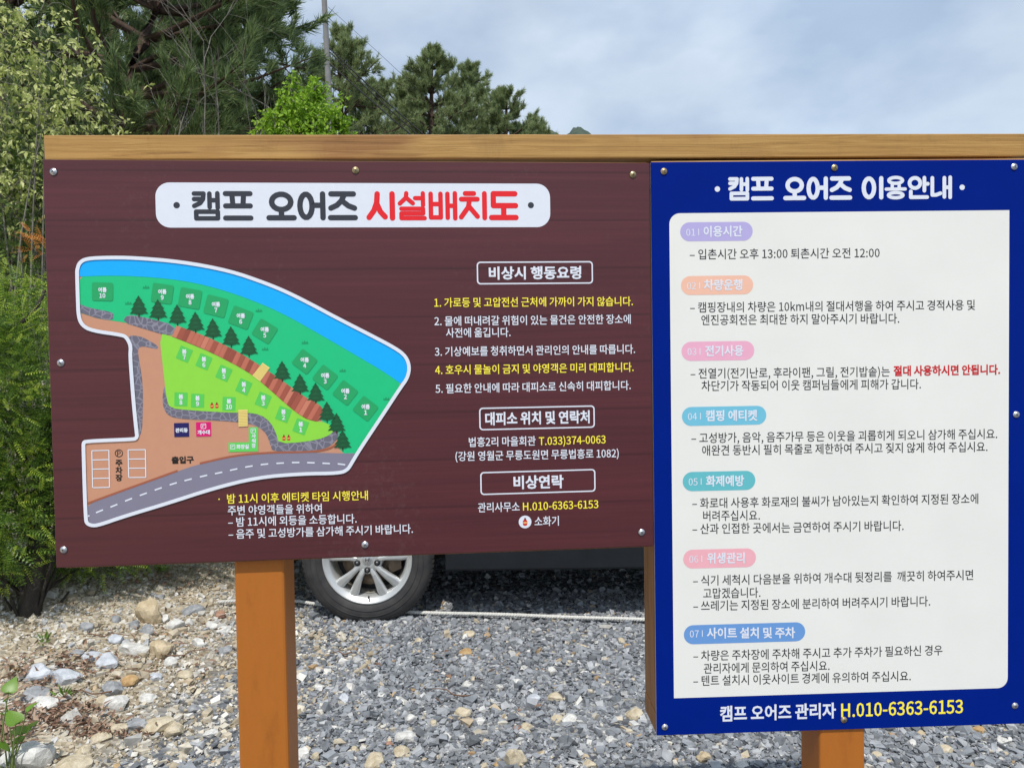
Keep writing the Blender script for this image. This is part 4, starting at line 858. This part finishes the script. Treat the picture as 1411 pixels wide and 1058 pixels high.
for a in ((206,842,32,37,'tan','upright tan boulder at the top of the rubble bank'), (222,893,29,26,'tan','flat faced tan stone below the upright tan boulder'), (186,893,32,16,'white','long white lump of rock left of the flat faced tan stone'),
          (150,911,26,22,'blue','angular pale grey rock below the bush on the bank'), (54,926,35,20,'blue','bluish white rock in the shade of the yew bush'), (90,932,33,17,'blue','low slanted bluish rock beside the bluish white rock in the shade'),
          (57,970,33,15,'white','flat whitish rock at the edge of the brown leaf litter'), (180,938,20,14,'orange','small orange brown stone among pale rubble on the bank'), (45,1040,52,36,'white','largest whitish rock in front of the leaf litter'),
          (105,1052,36,16,'cream','cream flat stone beside the largest whitish rock'), (98,988,20,22,'white','upright white stone standing in the brown leaf litter'), (302,846,14,12,'red','small reddish stone on the bank beside the orange post'),
          (204,868,18,15,'grey','dark grey stone at the foot of the upright tan boulder')):
    rock(*a)
for x, y, w, h, k in ((129,904,25,10,'blue'),(156,947,25,19,'grey'),(161,967,25,22,'white'),(141,968,16,17,'cream'),(186,1000,30,16,'grey'),(162,1004,24,15,'cream'),(240,1003,27,15,'cream'),(138,1016,24,11,'cream'),(117,1034,17,13,'cream'),(204,961,18,11,'white'),(119,863,15,12,'grey'),(161,853,12,11,'grey'),(266,840,24,12,'grey'),(308,868,20,11,'white'),(292,860,15,12,'white'),(260,857,12,11,'white'),(228,852,14,11,'white'),(241,860,21,15,'white'),(186,860,12,13,'grey'),(236,911,16,12,'white'),(308,896,18,11,'grey'),(216,932,15,12,'blue'),(48,955,27,14,'grey'),(215,1000,40,10,'cream'),(274,885,18,12,'white'),(255,930,18,12,'cream'),(290,1010,16,10,'white'),(268,975,15,9,'grey'),(160,880,20,11,'blue'),(105,900,18,12,'grey')):
    rock(x, y, w, h, k, *LOOSE[k])
for x, y, w, h, k in ((690,375,50,28,'cream'),(682,445,45,35,'orange'),(668,680,65,45,'cream'),(735,715,45,35,'white'),(1040,705,45,30,'cream'),(1085,708,60,40,'white'),(875,855,75,80,'cream'),(330,865,85,50,'cream'),(450,775,70,45,'white'),(435,835,60,40,'cream'),(45,840,60,60,'white'),(1340,685,60,50,'cream'),(1020,515,35,28,'white'),(1030,620,60,30,'cream'),(950,625,55,30,'blue'),(695,572,45,30,'white'),(880,558,45,20,'white'),(1290,400,30,22,'cream'),(1310,422,28,22,'orange'),(215,625,50,30,'blue'),(115,580,40,25,'white'),(725,870,40,26,'grey'),(1165,880,45,35,'cream'),(920,740,45,35,'cream'),(1205,828,40,25,'cream'),(1250,785,40,26,'white'),(810,878,40,20,'orange'),(500,400,30,22,'cream'),(850,710,24,18,'cream'),(555,717,28,22,'cream'),(250,825,34,28,'cream'),(100,850,26,44,'cream'),(470,700,40,30,'white'),(610,770,34,20,'white'),(385,800,28,18,'red'),(885,740,30,20,'red')):
    rock(400+x/2.822, 740+y/2.822, w/2.822, h/2.822, k, *INGRAVEL[k])
for x, y, w, h, k in ((1035,718,30,22,'tan'),(1245,705,35,30,'orange'),(240,800,55,35,'tan'),(140,770,34,22,'grey'),(380,835,45,28,'white'),(1000,750,25,30,'white'),(870,800,40,26,'cream'),(1120,775,40,24,'cream'),(1340,740,40,24,'white')):
    rock(880+x/2.657, 740+y/2.657, w/2.657, h/2.657, k, *INGRAVEL[k])

def leaf_quads(pos, dirs, nrm, length, width, fold=0.25):
    """pointed leaves: base, two sides, tip with a fold along the midrib"""
    n = len(pos); d = dirs/(np.linalg.norm(dirs, axis=1)[:, None]+1e-9); s = np.cross(d, nrm); s /= np.linalg.norm(s, axis=1)[:, None]+1e-9; u = np.cross(s, d)
    L_, W_ = np.broadcast_to(length, (n,))[:, None], np.broadcast_to(width, (n,))[:, None]
    V = np.stack([pos, pos+d*L_*.42+s*W_*.5+u*W_*fold, pos+d*L_, pos+d*L_*.42-s*W_*.5+u*W_*fold], 1)
    i = np.arange(n)[:, None]*4
    Fc = np.concatenate([i+np.array([[0, 1, 2]]), i+np.array([[0, 2, 3]])]); return V.reshape(-1, 3), Fc
def unit(n):
    v = rng.normal(size=(n, 3)); return v/np.linalg.norm(v, axis=1)[:, None]
LIT = island('dry_leaf', [(0.0, (0.13, 0.07, 0.045)), (0.4, (0.28, 0.17, 0.115)), (0.75, (0.42, 0.29, 0.21)), (1.0, (0.52, 0.42, 0.32))], 0.7, 0.15)
def litter():
    pts = []
    for cx_, cy_, sx, sy, n in ((85, 987, 60, 20, 330), (150, 1012, 60, 8, 140), (40, 940, 40, 40, 160), (110, 915, 50, 18, 160), (240, 880, 80, 60, 120), (200, 800, 60, 14, 120), (600, 930, 200, 70, 26), (20, 1010, 30, 30, 200)):
        for _ in range(n):
            a, b = random.gauss(cx_, sx*.55), random.gauss(cy_, sy*.55)
            if b > 770: p = on_ground(a, min(b, 1090)); p[2] += random.uniform(0.004, 0.03); pts.append(p)
    P = np.array(pts); n = len(P); d = unit(n); d[:, 2] *= 0.3; nr = unit(n); nr[:, 2] = np.abs(nr[:, 2])+0.8
    V, Fc = leaf_quads(P, d, nr, rng.uniform(.015, .05, n), rng.uniform(.006, .020, n), 0.35)
    tag(bulk('leaf_litter', V, Fc, LIT), 'reddish brown dry leaf litter on the bank', 'leaves', kind='stuff')
    pa = []
    for x, y in ((470, 905), (620, 960), (150, 880), (190, 930), (120, 960), (260, 905), (80, 1000)):
        p = on_ground(x, y); a = random.uniform(0, 3.1); l = random.uniform(.05, .13); q = np.array([p+np.array([math.cos(a)*l*t, math.sin(a)*l*t*.6, .02+.008*math.sin(5*t)]) for t in np.linspace(-1, 1, 6)]); pa.append(q)
    for q in pa:
        o = tubes('twig', [(q-q[0], np.linspace(.0035, .0015, 6))], flat('dry_twig', (0.16, 0.09, 0.055), 0.8)); o.location = q[0]; tag(o, 'thin dry brown twig lying on the stones', 'twig', 'dry twigs on the ground')
litter()

# ------------------------------------------------------------------ vegetation
rng = np.random.default_rng(3); random.seed(11)
def needles(pos, dirs, per, length, width, spread, back=0.0):
    """tufts of needles: for each tuft a brush of thin blades round its direction"""
    n = len(pos); P = np.repeat(pos, per, 0); D = np.repeat(dirs/(np.linalg.norm(dirs, axis=1)[:, None]+1e-9), per, 0); m = len(P)
    P = P - D*rng.uniform(0, back, m)[:, None]
    d = D+unit(m)*spread*rng.uniform(.5, 1.2, m)[:, None]; d /= np.linalg.norm(d, axis=1)[:, None]
    s = np.cross(d, unit(m)); s /= np.linalg.norm(s, axis=1)[:, None]+1e-9
    l = (length*rng.uniform(.65, 1.15, m))[:, None]
    V = np.stack([P+s*width/2, P-s*width/2, P+d*l+np.array([0, 0, -.10])*l*rng.uniform(0, 1, m)[:, None]], 1)
    return V.reshape(-1, 3), np.arange(m*3).reshape(-1, 3)
def curve_pts(a, d, length, n=6, up=0.0, wob=0.12):
    P = [np.array(a, float)]; d = np.array(d, float); d /= np.linalg.norm(d); st = length/(n-1)
    for _ in range(n-1):
        d = d+rng.normal(0, wob, 3)+np.array([0, 0, up]); d /= np.linalg.norm(d); P.append(P[-1]+d*st)
    return np.array(P)
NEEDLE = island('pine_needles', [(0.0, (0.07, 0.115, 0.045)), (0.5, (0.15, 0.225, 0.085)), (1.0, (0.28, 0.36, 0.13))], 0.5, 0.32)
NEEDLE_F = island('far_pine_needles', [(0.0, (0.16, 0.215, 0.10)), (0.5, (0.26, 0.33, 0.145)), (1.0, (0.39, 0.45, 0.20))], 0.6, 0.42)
BARK = bark('pine_bark', (0.035, 0.022, 0.016), (0.13, 0.08, 0.055)); GREYBARK = bark('grey_bark', (0.10, 0.09, 0.075), (0.30, 0.28, 0.24)); DARKBARK = bark('dark_bark', (0.018, 0.014, 0.011), (0.06, 0.048, 0.038))
def pine(name, label, base, trunk, zlow, top, reach, whorls, per, sub, tufts, needle, mat, group=None, rise=0.03, steep=0.75):
    """trunk: list of points relative to base; boughs in whorls with side shoots that carry needle tufts"""
    root = empty(name, base); tag(root, label, 'tree', group)
    T = np.array(trunk, float); zt = T[:, 2]
    r0 = 0.022*top; tubes('trunk', [(T, r0*(1-0.85*zt/zt[-1]))], BARK, root, 10)
    br, tp, td = [], [], []
    for z in np.linspace(zlow, top*0.985, whorls):
        f = (z-zlow)/(top-zlow); L0 = reach*(1-f)**0.75*(0.65+0.35*min(1, f*6))+0.12*reach
        c = np.array([np.interp(z, zt, T[:, 0]), np.interp(z, zt, T[:, 1]), z])
        for k in range(per):
            a = rng.uniform(0, 2*math.pi); L1 = L0*rng.uniform(.6, 1.15); el = rng.uniform(-.10, .28)+steep*f
            P = curve_pts(c, [math.cos(a)*math.cos(el), math.sin(a)*math.cos(el), math.sin(el)], L1, 7, rise, 0.10)
            br.append((P, np.linspace(0.16*r0+.012*L1, .004, 7)))
            for j in range(sub):
                t = rng.uniform(.28, 1.0); i = min(5, int(t*6)); q = P[i]+(P[i+1]-P[i])*(t*6-i); d = P[i+1]-P[i]; d = d/np.linalg.norm(d)
                sd = d+unit(1)[0]*0.95; sd[2] += .18; l = L1*rng.uniform(.14, .34)*(1.15-t*.5); Q = curve_pts(q, sd, l, 4, .06, .15); br.append((Q, np.linspace(.008, .003, 4)))
                for _ in range(tufts):
                    i = rng.integers(1, 4); tp.append(Q[i]+rng.normal(0, .03*reach, 3)*.5); g = Q[i]-Q[i-1]; td.append(g/np.linalg.norm(g)+np.array([0, 0, .35]))
            tp.append(P[-1]); td.append(P[-1]-P[-2])
    tubes('branch', br, BARK, root, 3)
    nl, nw, npt, sp = needle
    V, Fc = needles(np.array(tp), np.array(td), npt, nl, nw, sp, nl*.8); bulk('crown', V, Fc, mat, root)
    return root

# the big pine by the map sign: trunk and limbs as they lean in the picture
D = 8.0; b0 = at(150, 300, D); b0[2] = float(ground_z(b0[0], b0[1]))
tk = [np.array([0.05, 0, -0.2])]+[at(x, y, D)-b0 for x, y in ((152, 300), (163, 157), (173, 108), (196, 59), (222, 0), (255, -90), (270, -200), (275, -330))]
pine('pine_tree', 'tall dark pine with a leaning trunk above the map sign', b0, tk, 2.6, tk[-1][2], 2.3, 16, 6, 9, 8, (0.15, 0.0085, 28, 0.7), NEEDLE)
# darker pines closing the wood behind it
for k, (px, dist, topy, reach, lab) in enumerate(((312, 10.5, -160, 2.0, 'dark pine between the leaning pine and the lime green tree'), (30, 11.0, -260, 2.6, 'dark pine standing behind the pale leaved shrub'), (170, 13.0, -200, 3.0, 'dark pine deep in the wood behind the leaning pine'), (-130, 10.0, -200, 2.6, 'dark pine at the edge of the wood beyond the yew bush'), (290, 15.5, -60, 2.4, 'shaded pine furthest back in the wood behind the leaning pine'))):
    b = at(px, 497, dist); b[2] = float(ground_z(b[0], b[1])); tz = at(px, topy, dist)[2]; zl = 0.9 if px < 60 else 2.8
    pine('pine_tree', lab, b, [(0, 0, -.2), (.05, 0, tz*.4), (-.04, .05, tz*.75), (0, 0, tz)], zl, tz, reach, 15, 6, 8, 6, (0.17, 0.017, 20, 0.85), NEEDLE)
# far pines above the rail
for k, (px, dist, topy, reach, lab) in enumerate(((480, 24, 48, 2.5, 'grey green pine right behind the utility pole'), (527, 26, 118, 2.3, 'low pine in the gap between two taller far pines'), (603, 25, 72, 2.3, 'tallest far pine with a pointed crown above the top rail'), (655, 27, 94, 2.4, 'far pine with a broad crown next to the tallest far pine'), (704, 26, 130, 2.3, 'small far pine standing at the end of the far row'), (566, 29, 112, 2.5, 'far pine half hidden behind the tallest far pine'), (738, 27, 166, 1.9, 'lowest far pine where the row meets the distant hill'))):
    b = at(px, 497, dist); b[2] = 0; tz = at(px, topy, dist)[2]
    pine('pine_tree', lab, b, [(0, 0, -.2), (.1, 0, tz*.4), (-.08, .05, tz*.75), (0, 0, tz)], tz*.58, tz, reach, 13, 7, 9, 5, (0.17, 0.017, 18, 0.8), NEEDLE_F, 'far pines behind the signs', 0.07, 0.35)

def leafy(name, label, cat, base, blobs, nleaf, llen, lwid, mat, stem_mat, droop=0.0, stems=9, twig_n=70, clus=5, group=None, stem_r=0.03):
    """a broadleaf shrub or tree: stems from the base into ellipsoid clumps, twigs, leaves in small clusters on the twigs"""
    root = empty(name, base); tag(root, label, cat, group); base = np.array(base)
    paths, tips = [], []
    vol = np.array([np.prod(r) for c, r in blobs]); vol = vol/vol.sum()
    for k in range(stems):
        c, r = blobs[rng.choice(len(blobs), p=vol)]; e = np.array(c)-base+unit(1)[0]*np.array(r)*.6
        s0 = np.array([rng.normal(0, .06), rng.normal(0, .06), -.1]); m = (s0+e)/2+rng.normal(0, .12, 3)
        t = np.linspace(0, 1, 8)[:, None]; P = (1-t)**2*s0+2*t*(1-t)*m+t*t*e; paths.append((P, np.linspace(stem_r, stem_r*.2, 8)))
    n = 0; LP, LD = [], []
    for (c, r), w in zip(blobs, vol):
        c = np.array(c)-base; r = np.array(r)
        for _ in range(int(twig_n*w)+1):
            u = unit(1)[0]; p = c+u*r*rng.uniform(.25, .85); d = u+rng.normal(0, .5, 3)+np.array([0, 0, .3]); Q = curve_pts(p, d, rng.uniform(.3, .6)*float(r.mean()), 5, -droop*.08, .2)
            paths.append((Q, np.linspace(stem_r*.22, stem_r*.07, 5)))
            k = max(1, int(nleaf/twig_n/clus))
            for _ in range(k):
                i = rng.integers(0, 4); q = Q[i]+(Q[i+1]-Q[i])*rng.random()+rng.normal(0, .12*float(r.mean()), 3); LP.append(q+rng.normal(0, llen*.3, (clus, 3))); LD.append(unit(clus)+np.array([0, 0, -droop])+(Q[-1]-Q[0])/np.linalg.norm(Q[-1]-Q[0])*.4)
    tubes('stem', paths, stem_mat, root, 5)
    P, Dd = np.concatenate(LP), np.concatenate(LD); m = len(P); nr = unit(m); nr[:, 2] = np.abs(nr[:, 2])+.3; nr[:, 1] -= .3
    V, Fc = leaf_quads(P, Dd, nr, llen*rng.uniform(.6, 1.25, m), lwid*rng.uniform(.7, 1.2, m), .18); bulk('crown', V, Fc, mat, root)
    return root
def el(px, py, dist, rx, ry, rz): return (tuple(at(px, py, dist)), (rx, ry, rz))
PALE = island('pale_new_leaves', [(0.0, (0.16, 0.22, 0.05)), (0.45, (0.44, 0.50, 0.14)), (1.0, (0.72, 0.74, 0.34))], 0.5, 0.4)
LIME = island('lime_leaves', [(0.0, (0.14, 0.28, 0.018)), (0.5, (0.25, 0.44, 0.03)), (1.0, (0.40, 0.58, 0.06))], 0.5, 0.4)
OLIVE = island('olive_leaves', [(0.0, (0.05, 0.08, 0.022)), (0.5, (0.11, 0.15, 0.045)), (1.0, (0.22, 0.26, 0.08))], 0.55, 0.3)
MIDG = island('mid_green_leaves', [(0.0, (0.05, 0.09, 0.018)), (0.5, (0.12, 0.19, 0.04)), (1.0, (0.24, 0.32, 0.09))], 0.5, 0.3)
b = at(40, 497, 5.4); b[2] = float(ground_z(b[0], b[1]))
leafy('pale_shrub', 'tall shrub with pale yellow green drooping leaves above the yew bush', 'shrub', b, [el(20, 60, 5.4, .42, .4, .45), el(95, 130, 5.3, .34, .35, .42), el(30, 200, 5.4, .5, .4, .42), el(105, 185, 5.2, .30, .3, .26), el(-60, 120, 5.5, .5, .4, .7), el(60, 270, 5.5, .45, .35, .3)], 4600, .046, .024, PALE, GREYBARK, .9, 8, 300, 5, stem_r=.012)
b = at(20, 497, 5.8); b[2] = float(ground_z(b[0], b[1]))
leafy('green_shrub', 'mid green shrub with grey stems between the yew bush and the pale shrub', 'shrub', b, [el(10, 270, 5.6, .5, .3, .5), el(90, 300, 5.8, .6, .35, .5), el(-60, 240, 5.9, .6, .35, .7), el(40, 230, 5.7, .4, .3, .35), el(60, 400, 5.7, .7, .35, .5)], 8000, .05, .028, MIDG, GREYBARK, .3, 8, 260, 5, stem_r=.014)
b = at(425, 497, 6.4); b[2] = 0
leafy('lime_tree', 'bright lime green young tree beside the utility pole', 'tree', b, [el(418, 145, 6.4, .23, .22, .19), el(444, 165, 6.4, .22, .22, .21), el(392, 172, 6.4, .20, .22, .18), el(425, 225, 6.4, .42, .35, .34), el(466, 182, 6.4, .13, .18, .16), el(374, 184, 6.4, .12, .18, .14), el(432, 128, 6.4, .10, .15, .12)], 8500, .042, .026, LIME, GREYBARK, .2, 9, 240, 5, stem_r=.025)
for px, py, dist, lab in ((250, 175, 9.6, 'olive undergrowth shrub beneath the leaning pine'), (340, 170, 9.9, 'olive undergrowth shrub next to the lime green tree'), (165, 190, 10.2, 'olive undergrowth shrub behind the leaning trunk'), (80, 150, 9.5, 'olive undergrowth shrub behind the pale leaved shrub')):
    b = at(px, 497, dist); b[2] = float(ground_z(b[0], b[1]))
    leafy('undergrowth_shrub', lab, 'shrub', b, [el(px, py, dist, .75, .5, .6), el(px+10, py+70, dist, .9, .6, .7), el(px-40, py+40, dist, .6, .5, .6)], 4200, .06, .032, OLIVE, GREYBARK, .3, 12, 170, 4)

def bare_shrub():
    base = at(232, 330, 7.0); base[2] = float(ground_z(base[0], base[1])); root = empty('bare_shrub', base); tag(root, 'leafless grey branching shrub in front of the dark pines', 'shrub')
    paths = []
    def grow(p, d, l, r, lev):
        P = curve_pts(p, d, l, 7, .03, .13); paths.append((P, np.linspace(r, r*.55, 7)))
        if lev == 0: return
        for _ in range(4 if lev > 1 else 3):
            i = rng.integers(2, 7); dd = P[i]-P[i-1]; dd = dd/np.linalg.norm(dd)+rng.normal(0, .55, 3)*np.array([1, .7, .8]); grow(P[i], dd, l*rng.uniform(.4, .7), r*.5, lev-1)
    z0 = np.array([0, 0, 0.0])
    for x, y in ((330, 60), (365, 110), (290, 50), (200, 120), (345, 150), (240, 90)):
        e = at(x, y, 7.0+rng.uniform(-.3, .3))-base; k = e*.48+np.array([0, 0, .35]); P = np.array([(1-t)**2*z0+2*t*(1-t)*k+t*t*e*.62 for t in np.linspace(0, 1, 8)]); paths.append((P, np.linspace(.013, .008, 8)))
        grow(P[-1], P[-1]-P[-2], np.linalg.norm(e)*.36, .008, 2)
    tubes('branch', paths, GREYBARK, root, 5)
bare_shrub()

# ---- yew bush on the bank
def spray_proto(n=8, nl=.036, nw=.0095):
    V, Fc = [], []
    for i in range(n):
        y = i/(n-1); l = nl*(1-.55*y**2)*(0.6+.4*min(1, y*4))
        for sg in (-1, 1):
            o = len(V); d = np.array([sg*.86, .5, -.10]); d /= np.linalg.norm(d); p = np.array([0, y*.15, .006*math.sin(3*y)]); s = np.array([-d[1]*sg, d[0]*sg, .15])*nw*.5
            V += [p, p+d*l*.45+s, p+d*l, p+d*l*.45-s]; Fc += [(o, o+1, o+2), (o, o+2, o+3)]
    o = len(V); V += [np.array([-.0018, 0, 0]), np.array([.0018, 0, 0]), np.array([0, .15, .0])]; Fc.append((o, o+1, o+2))
    return np.array(V), np.array(Fc)
def orient(d, roll):
    y = d/np.linalg.norm(d, axis=1)[:, None]; x = np.cross(y, np.array([[0, 0, 1.0]])+rng.normal(0, roll, y.shape)); x /= np.linalg.norm(x, axis=1)[:, None]+1e-9; z = np.cross(x, y); return np.stack([x, y, z], -1)
def yew():
    base = on_ground(22, 868); root = empty('yew_bush', base); tag(root, 'bushy evergreen yew with bright new tips beside the map sign', 'bush')
    PV, PF = spray_proto()
    blobs = [((-2.62, 3.95, 1.02), (.62, .5, .82)), ((-2.30, 4.25, 1.25), (.55, .45, .55)), ((-2.95, 3.8, .8), (.5, .45, .6)), ((-2.08, 4.35, .58), (.42, .35, .36)), ((-2.2, 4.05, .85), (.28, .35, .45)), ((-2.85, 3.7, 1.45), (.45, .4, .5)), ((-2.22, 4.05, .50), (.36, .3, .26)), ((-2.5, 3.6, 1.25), (.34, .3, .42)), ((-2.75, 3.5, .72), (.42, .3, .36)), ((-2.42, 3.75, .85), (.26, .25, .4)), ((-2.36, 3.5, .66), (.22, .18, .30)), ((-2.55, 3.42, .50), (.26, .16, .20))]
    vol = np.array([np.prod(r)**.67 for c, r in blobs]); vol /= vol.sum()
    def place(n, lo, hi, sc):
        k = rng.choice(len(blobs), n, p=vol); C = np.array([blobs[i][0] for i in k]); R_ = np.array([blobs[i][1] for i in k]); u = unit(n); p = C+u*R_*rng.uniform(lo, hi, n)[:, None]
        d = u*np.array([1, 1, .5])+rng.normal(0, .45, (n, 3))+np.array([0, 0, -.12]); M = orient(d, .5); s = sc*rng.uniform(.6, 1.25, n)
        keep = p[:, 2] > ground_z(p[:, 0], p[:, 1])+.03
        return p[keep], M[keep], s[keep]
    def build(name, mat, n, lo, hi, sc):
        p, M, s = place(n, lo, hi, sc); V = np.einsum('nij,kj->nki', M, PV)*s[:, None, None]+(p-base)[:, None, :]; Fc = PF[None]+(np.arange(len(p))*len(PV))[:, None, None]
        bulk(name, V.reshape(-1, 3), Fc.reshape(-1, 3), mat, root)
    Y1 = island('yew_needles', [(0.0, (0.05, 0.10, 0.018)), (0.5, (0.12, 0.22, 0.032)), (1.0, (0.20, 0.32, 0.05))], 0.4, 0.38); Y2 = island('yew_new_tips', [(0.0, (0.22, 0.36, 0.035)), (0.6, (0.40, 0.54, 0.06)), (1.0, (0.60, 0.66, 0.09))], 0.45, 0.42)
    Y3 = island('orange_new_shoots', [(0.0, (0.40, 0.10, 0.02)), (1.0, (0.62, 0.28, 0.05))], 0.5, 0.25)
    build('crown', Y1, 9000, .5, 1.0, .74); build('new_growth', Y2, 6000, .88, 1.10, .48)
    q = at(52, 335, 4.05)-base; n = 26; M = orient(unit(n)+np.array([-.2, -.3, .5]), .5); V = np.einsum('nij,kj->nki', M, PV)*.5+(q+rng.normal(0, .035, (n, 3)))[:, None, :]; sh = bulk('orange_shoots', V.reshape(-1, 3), (PF[None]+(np.arange(n)*len(PV))[:, None, None]).reshape(-1, 3), Y3, root); sh['kind'] = 'stuff'
    paths = []; P = curve_pts((-.05, .15, -.1), (0.0, .25, 1), 1.4, 9, 0, .06); paths.append((P, np.linspace(.055, .015, 9)))
    for k in range(34):
        c, r = blobs[rng.choice(len(blobs), p=vol)]; e = np.array(c)-base+unit(1)[0]*np.array(r)*.85; i = rng.integers(0, 6); m = (P[i]+e)/2+rng.normal(0, .07, 3); t = np.linspace(0, 1, 7)[:, None]
        paths.append(((1-t)**2*P[i]+2*t*(1-t)*m+t*t*e, np.linspace(.008, .002, 7)))
    for x, y, x2, y2 in ((30, 445, 62, 400), (10, 870, 85, 790), (15, 860, 70, 800), (25, 875, 95, 815)):
        a, e = at(x, y, 3.72)-base, at(x2, y2, 3.8)-base; m = (a+e)/2+rng.normal(0, .03, 3); t = np.linspace(0, 1, 7)[:, None]; paths.append(((1-t)**2*a+2*t*(1-t)*m+t*t*e, np.linspace(.012, .006, 7)))
    tubes('trunk', paths, DARKBARK, root, 6)
yew()

# ---- heart-leaved plant and seedlings at the foot of the bank
def vine():
    base = on_ground(8, 1075); root = empty('leafy_plant', base); tag(root, 'young plant with bright green heart shaped leaves beside the whitish rock', 'plant')
    LF = NT('heart_leaf'); LF.b.inputs['Roughness'].default_value = .4
    n = LF.n('ShaderNodeTexNoise', _Scale=25.0, _Detail=3.0); LF.l(LF.coords(), n.inputs['Vector']); r = LF.ramp([(.3, (0.10, 0.22, 0.02)), (.7, (0.19, 0.34, 0.04))]); LF.l(n.outputs['Fac'], r.inputs[0]); LF.l(r.outputs[0], LF.b.inputs['Base Color'])
    tr = LF.n('ShaderNodeBsdfTranslucent'); LF.l(r.outputs[0], tr.inputs['Color']); mx = LF.n('ShaderNodeMixShader'); mx.inputs[0].default_value = .3; LF.l(LF.b.outputs[0], mx.inputs[1]); LF.l(tr.outputs[0], mx.inputs[2]); LF.l(mx.outputs[0], LF.o.inputs['Surface']); LF = LF.m
    half = [(0, 0), (.24, -.14), (.46, -.04), (.52, .18), (.42, .45), (.22, .75), (0, 1.08)]
    V = [(0, y, 0) for x, y in half]+[(x, y, .22*x) for x, y in half[1:-1]]+[(-x, y, .22*x) for x, y in half[1:-1]]; Fc = []
    for k in range(6):
        R0 = lambda j, o: j if j in (0, 6) else o+j-1
        for o, fl in ((7, 0), (12, 1)):
            q = [k, R0(k, o), R0(k+1, o), k+1]; q = list(dict.fromkeys(q)); Fc.append(tuple(q if not fl else q[::-1]))
    for i, v in enumerate(V): V[i] = (v[0], v[1], v[2]-.18*v[1]**2)
    me = bpy.data.meshes.new('leaf'); me.from_pydata(V, [], [f for f in Fc if len(f) > 2]); me.materials.append(LF); me.update(); me.polygons.foreach_set('use_smooth', np.ones(len(me.polygons), bool))
    stems = []
    for x, y, s, rz, tl in ((12, 952, .052, .2, .9), (22, 995, .058, 1.0, .8), (30, 1010, .062, -2.7, 1.0), (12, 1034, .068, 2.4, .9), (38, 979, .040, -.8, .7), (2, 984, .05, 2.8, .8), (26, 1022, .045, -2.4, 1.0), (-10, 1010, .05, 2.0, .8), (8, 965, .034, -1.5, .8), (44, 1000, .034, -2.0, .9), (-14, 1040, .06, 1.6, .7)):
        p = at(x, y, 2.42+rng.uniform(-.06, .06))-base; o = link('leaf', me, None, root); o.location = p; o.scale = (s*0.9,)*3; o.rotation_euler = (tl, rng.uniform(-.3, .3), rz)
        z0 = np.array([rng.normal(0, .02), rng.normal(0, .02), -.02]); m = (z0+p)/2+np.array([0, 0, .03]); t = np.linspace(0, 1, 6)[:, None]; stems.append(((1-t)**2*z0+2*t*(1-t)*m+t*t*p, np.linspace(.003, .0015, 6)))
    tubes('stem', stems, flat('green_stem', (0.12, 0.16, 0.04), .6), root, 5)
    SG = island('seedling_leaves', [(0, (0.10, 0.20, 0.02)), (1, (0.22, 0.36, 0.06))], .5, .25)
    for x, y, lab in ((88, 962, 'tiny green seedling sprouting beside the flat whitish rock'), (222, 790, 'small green sprig beneath the lower edge of the map sign'), (62, 885, 'low green sprig in the shade of the yew bush')):
        p = on_ground(x, y); k = 26; d = unit(k); d[:, 2] = np.abs(d[:, 2])+.5; P = rng.normal(0, .006, (k, 3))+d*.01; nr = unit(k)
        V_, F_ = leaf_quads(P, d, nr, rng.uniform(.02, .055, k), .008, .1); o = bulk('seedling', V_, F_, SG); o.location = p; tag(o, lab, 'seedling')
vine()

# ------------------------------------------------------------------ utility poles and their wires
def poles():
    CONC = flat('pole_concrete', (0.22, 0.22, 0.22), .85, .3, 0, .12, 5); MET = flat('galvanised_steel', (0.38, 0.39, 0.40), .45, metal=.7); INS = flat('brown_insulator', (0.16, 0.10, 0.07), .35)
    def pole(a, topz, lab):
        root = empty('utility_pole', a); tag(root, lab, 'utility pole', None); h = topz-a[2]
        lean = np.array([-.028*h if a[1] < 30 else 0, 0, 0]); tubes('shaft', [(np.array([[0, 0, -.5], lean*.5+[0, 0, h*.5], lean+[0, 0, h]]), [.10, .08, .065])], CONC, root, 14)
        for zz in (h-.35,):
            p = lean*(zz/h)+[0, 0, zz]; box('cross_arm', (p[0]-.55, p[0]+.55, -.16, -.09, zz-.04, zz+.04), MET, root, .005)
            for x in (-.45, .45): o = lathe('insulator', [(.001, .22), (.03, .2), (.05, .14), (.03, .1), (.05, .06), (.03, .02), (.03, 0)], INS, root, 12, 'z'); o.location = (p[0]+x, -.12, zz+.04)
        return root
    a = at(474, 497, 20); a[2] = 0; c = at(765, 497, 21.5); c[2] = 0
    pole(a, at(455, -75, 20)[2], 'thin grey concrete utility pole beside the lime green tree'); pole(c, at(760, 290, 21.5)[2], 'short concrete service pole hidden behind the signs')
    BLK = flat('black_cable', (0.012, 0.012, 0.013), .6)
    for (x0, y0), (x1, y1), (x2, y2), r in (((454, 67), (584, 187), (760, 322), .019), ((454, 72), (575, 187), (760, 330), .017), ((454, 88), (565, 187), (760, 342), .019), ((452, 10), (571, 121), (758, 302), .005)):
        A, C_ = at(x0, y0, 19.9), at(x2, y2, 21.4); t = np.linspace(0, 1, 24)[:, None]; P = A+(C_-A)*t; mid = at(x1, y1, 20.6)
        f = (mid[0]-A[0])/(C_[0]-A[0]); sag = (A[2]+(C_[2]-A[2])*f-mid[2])/(4*f*(1-f)) if 0 < f < 1 else .3; P[:, 2] -= np.clip(sag, -.1, 1.2)*4*t[:, 0]*(1-t[:, 0])
        o = tubes('overhead_cable', [(P-A, r)], BLK, None, 5); o.location = A
        tag(o, 'thin upper wire running from the top of the concrete pole' if r < .01 else 'thick black cable sloping from the concrete pole towards the far pines', 'cable', None if r < .01 else 'thick black cables from the pole')
poles()
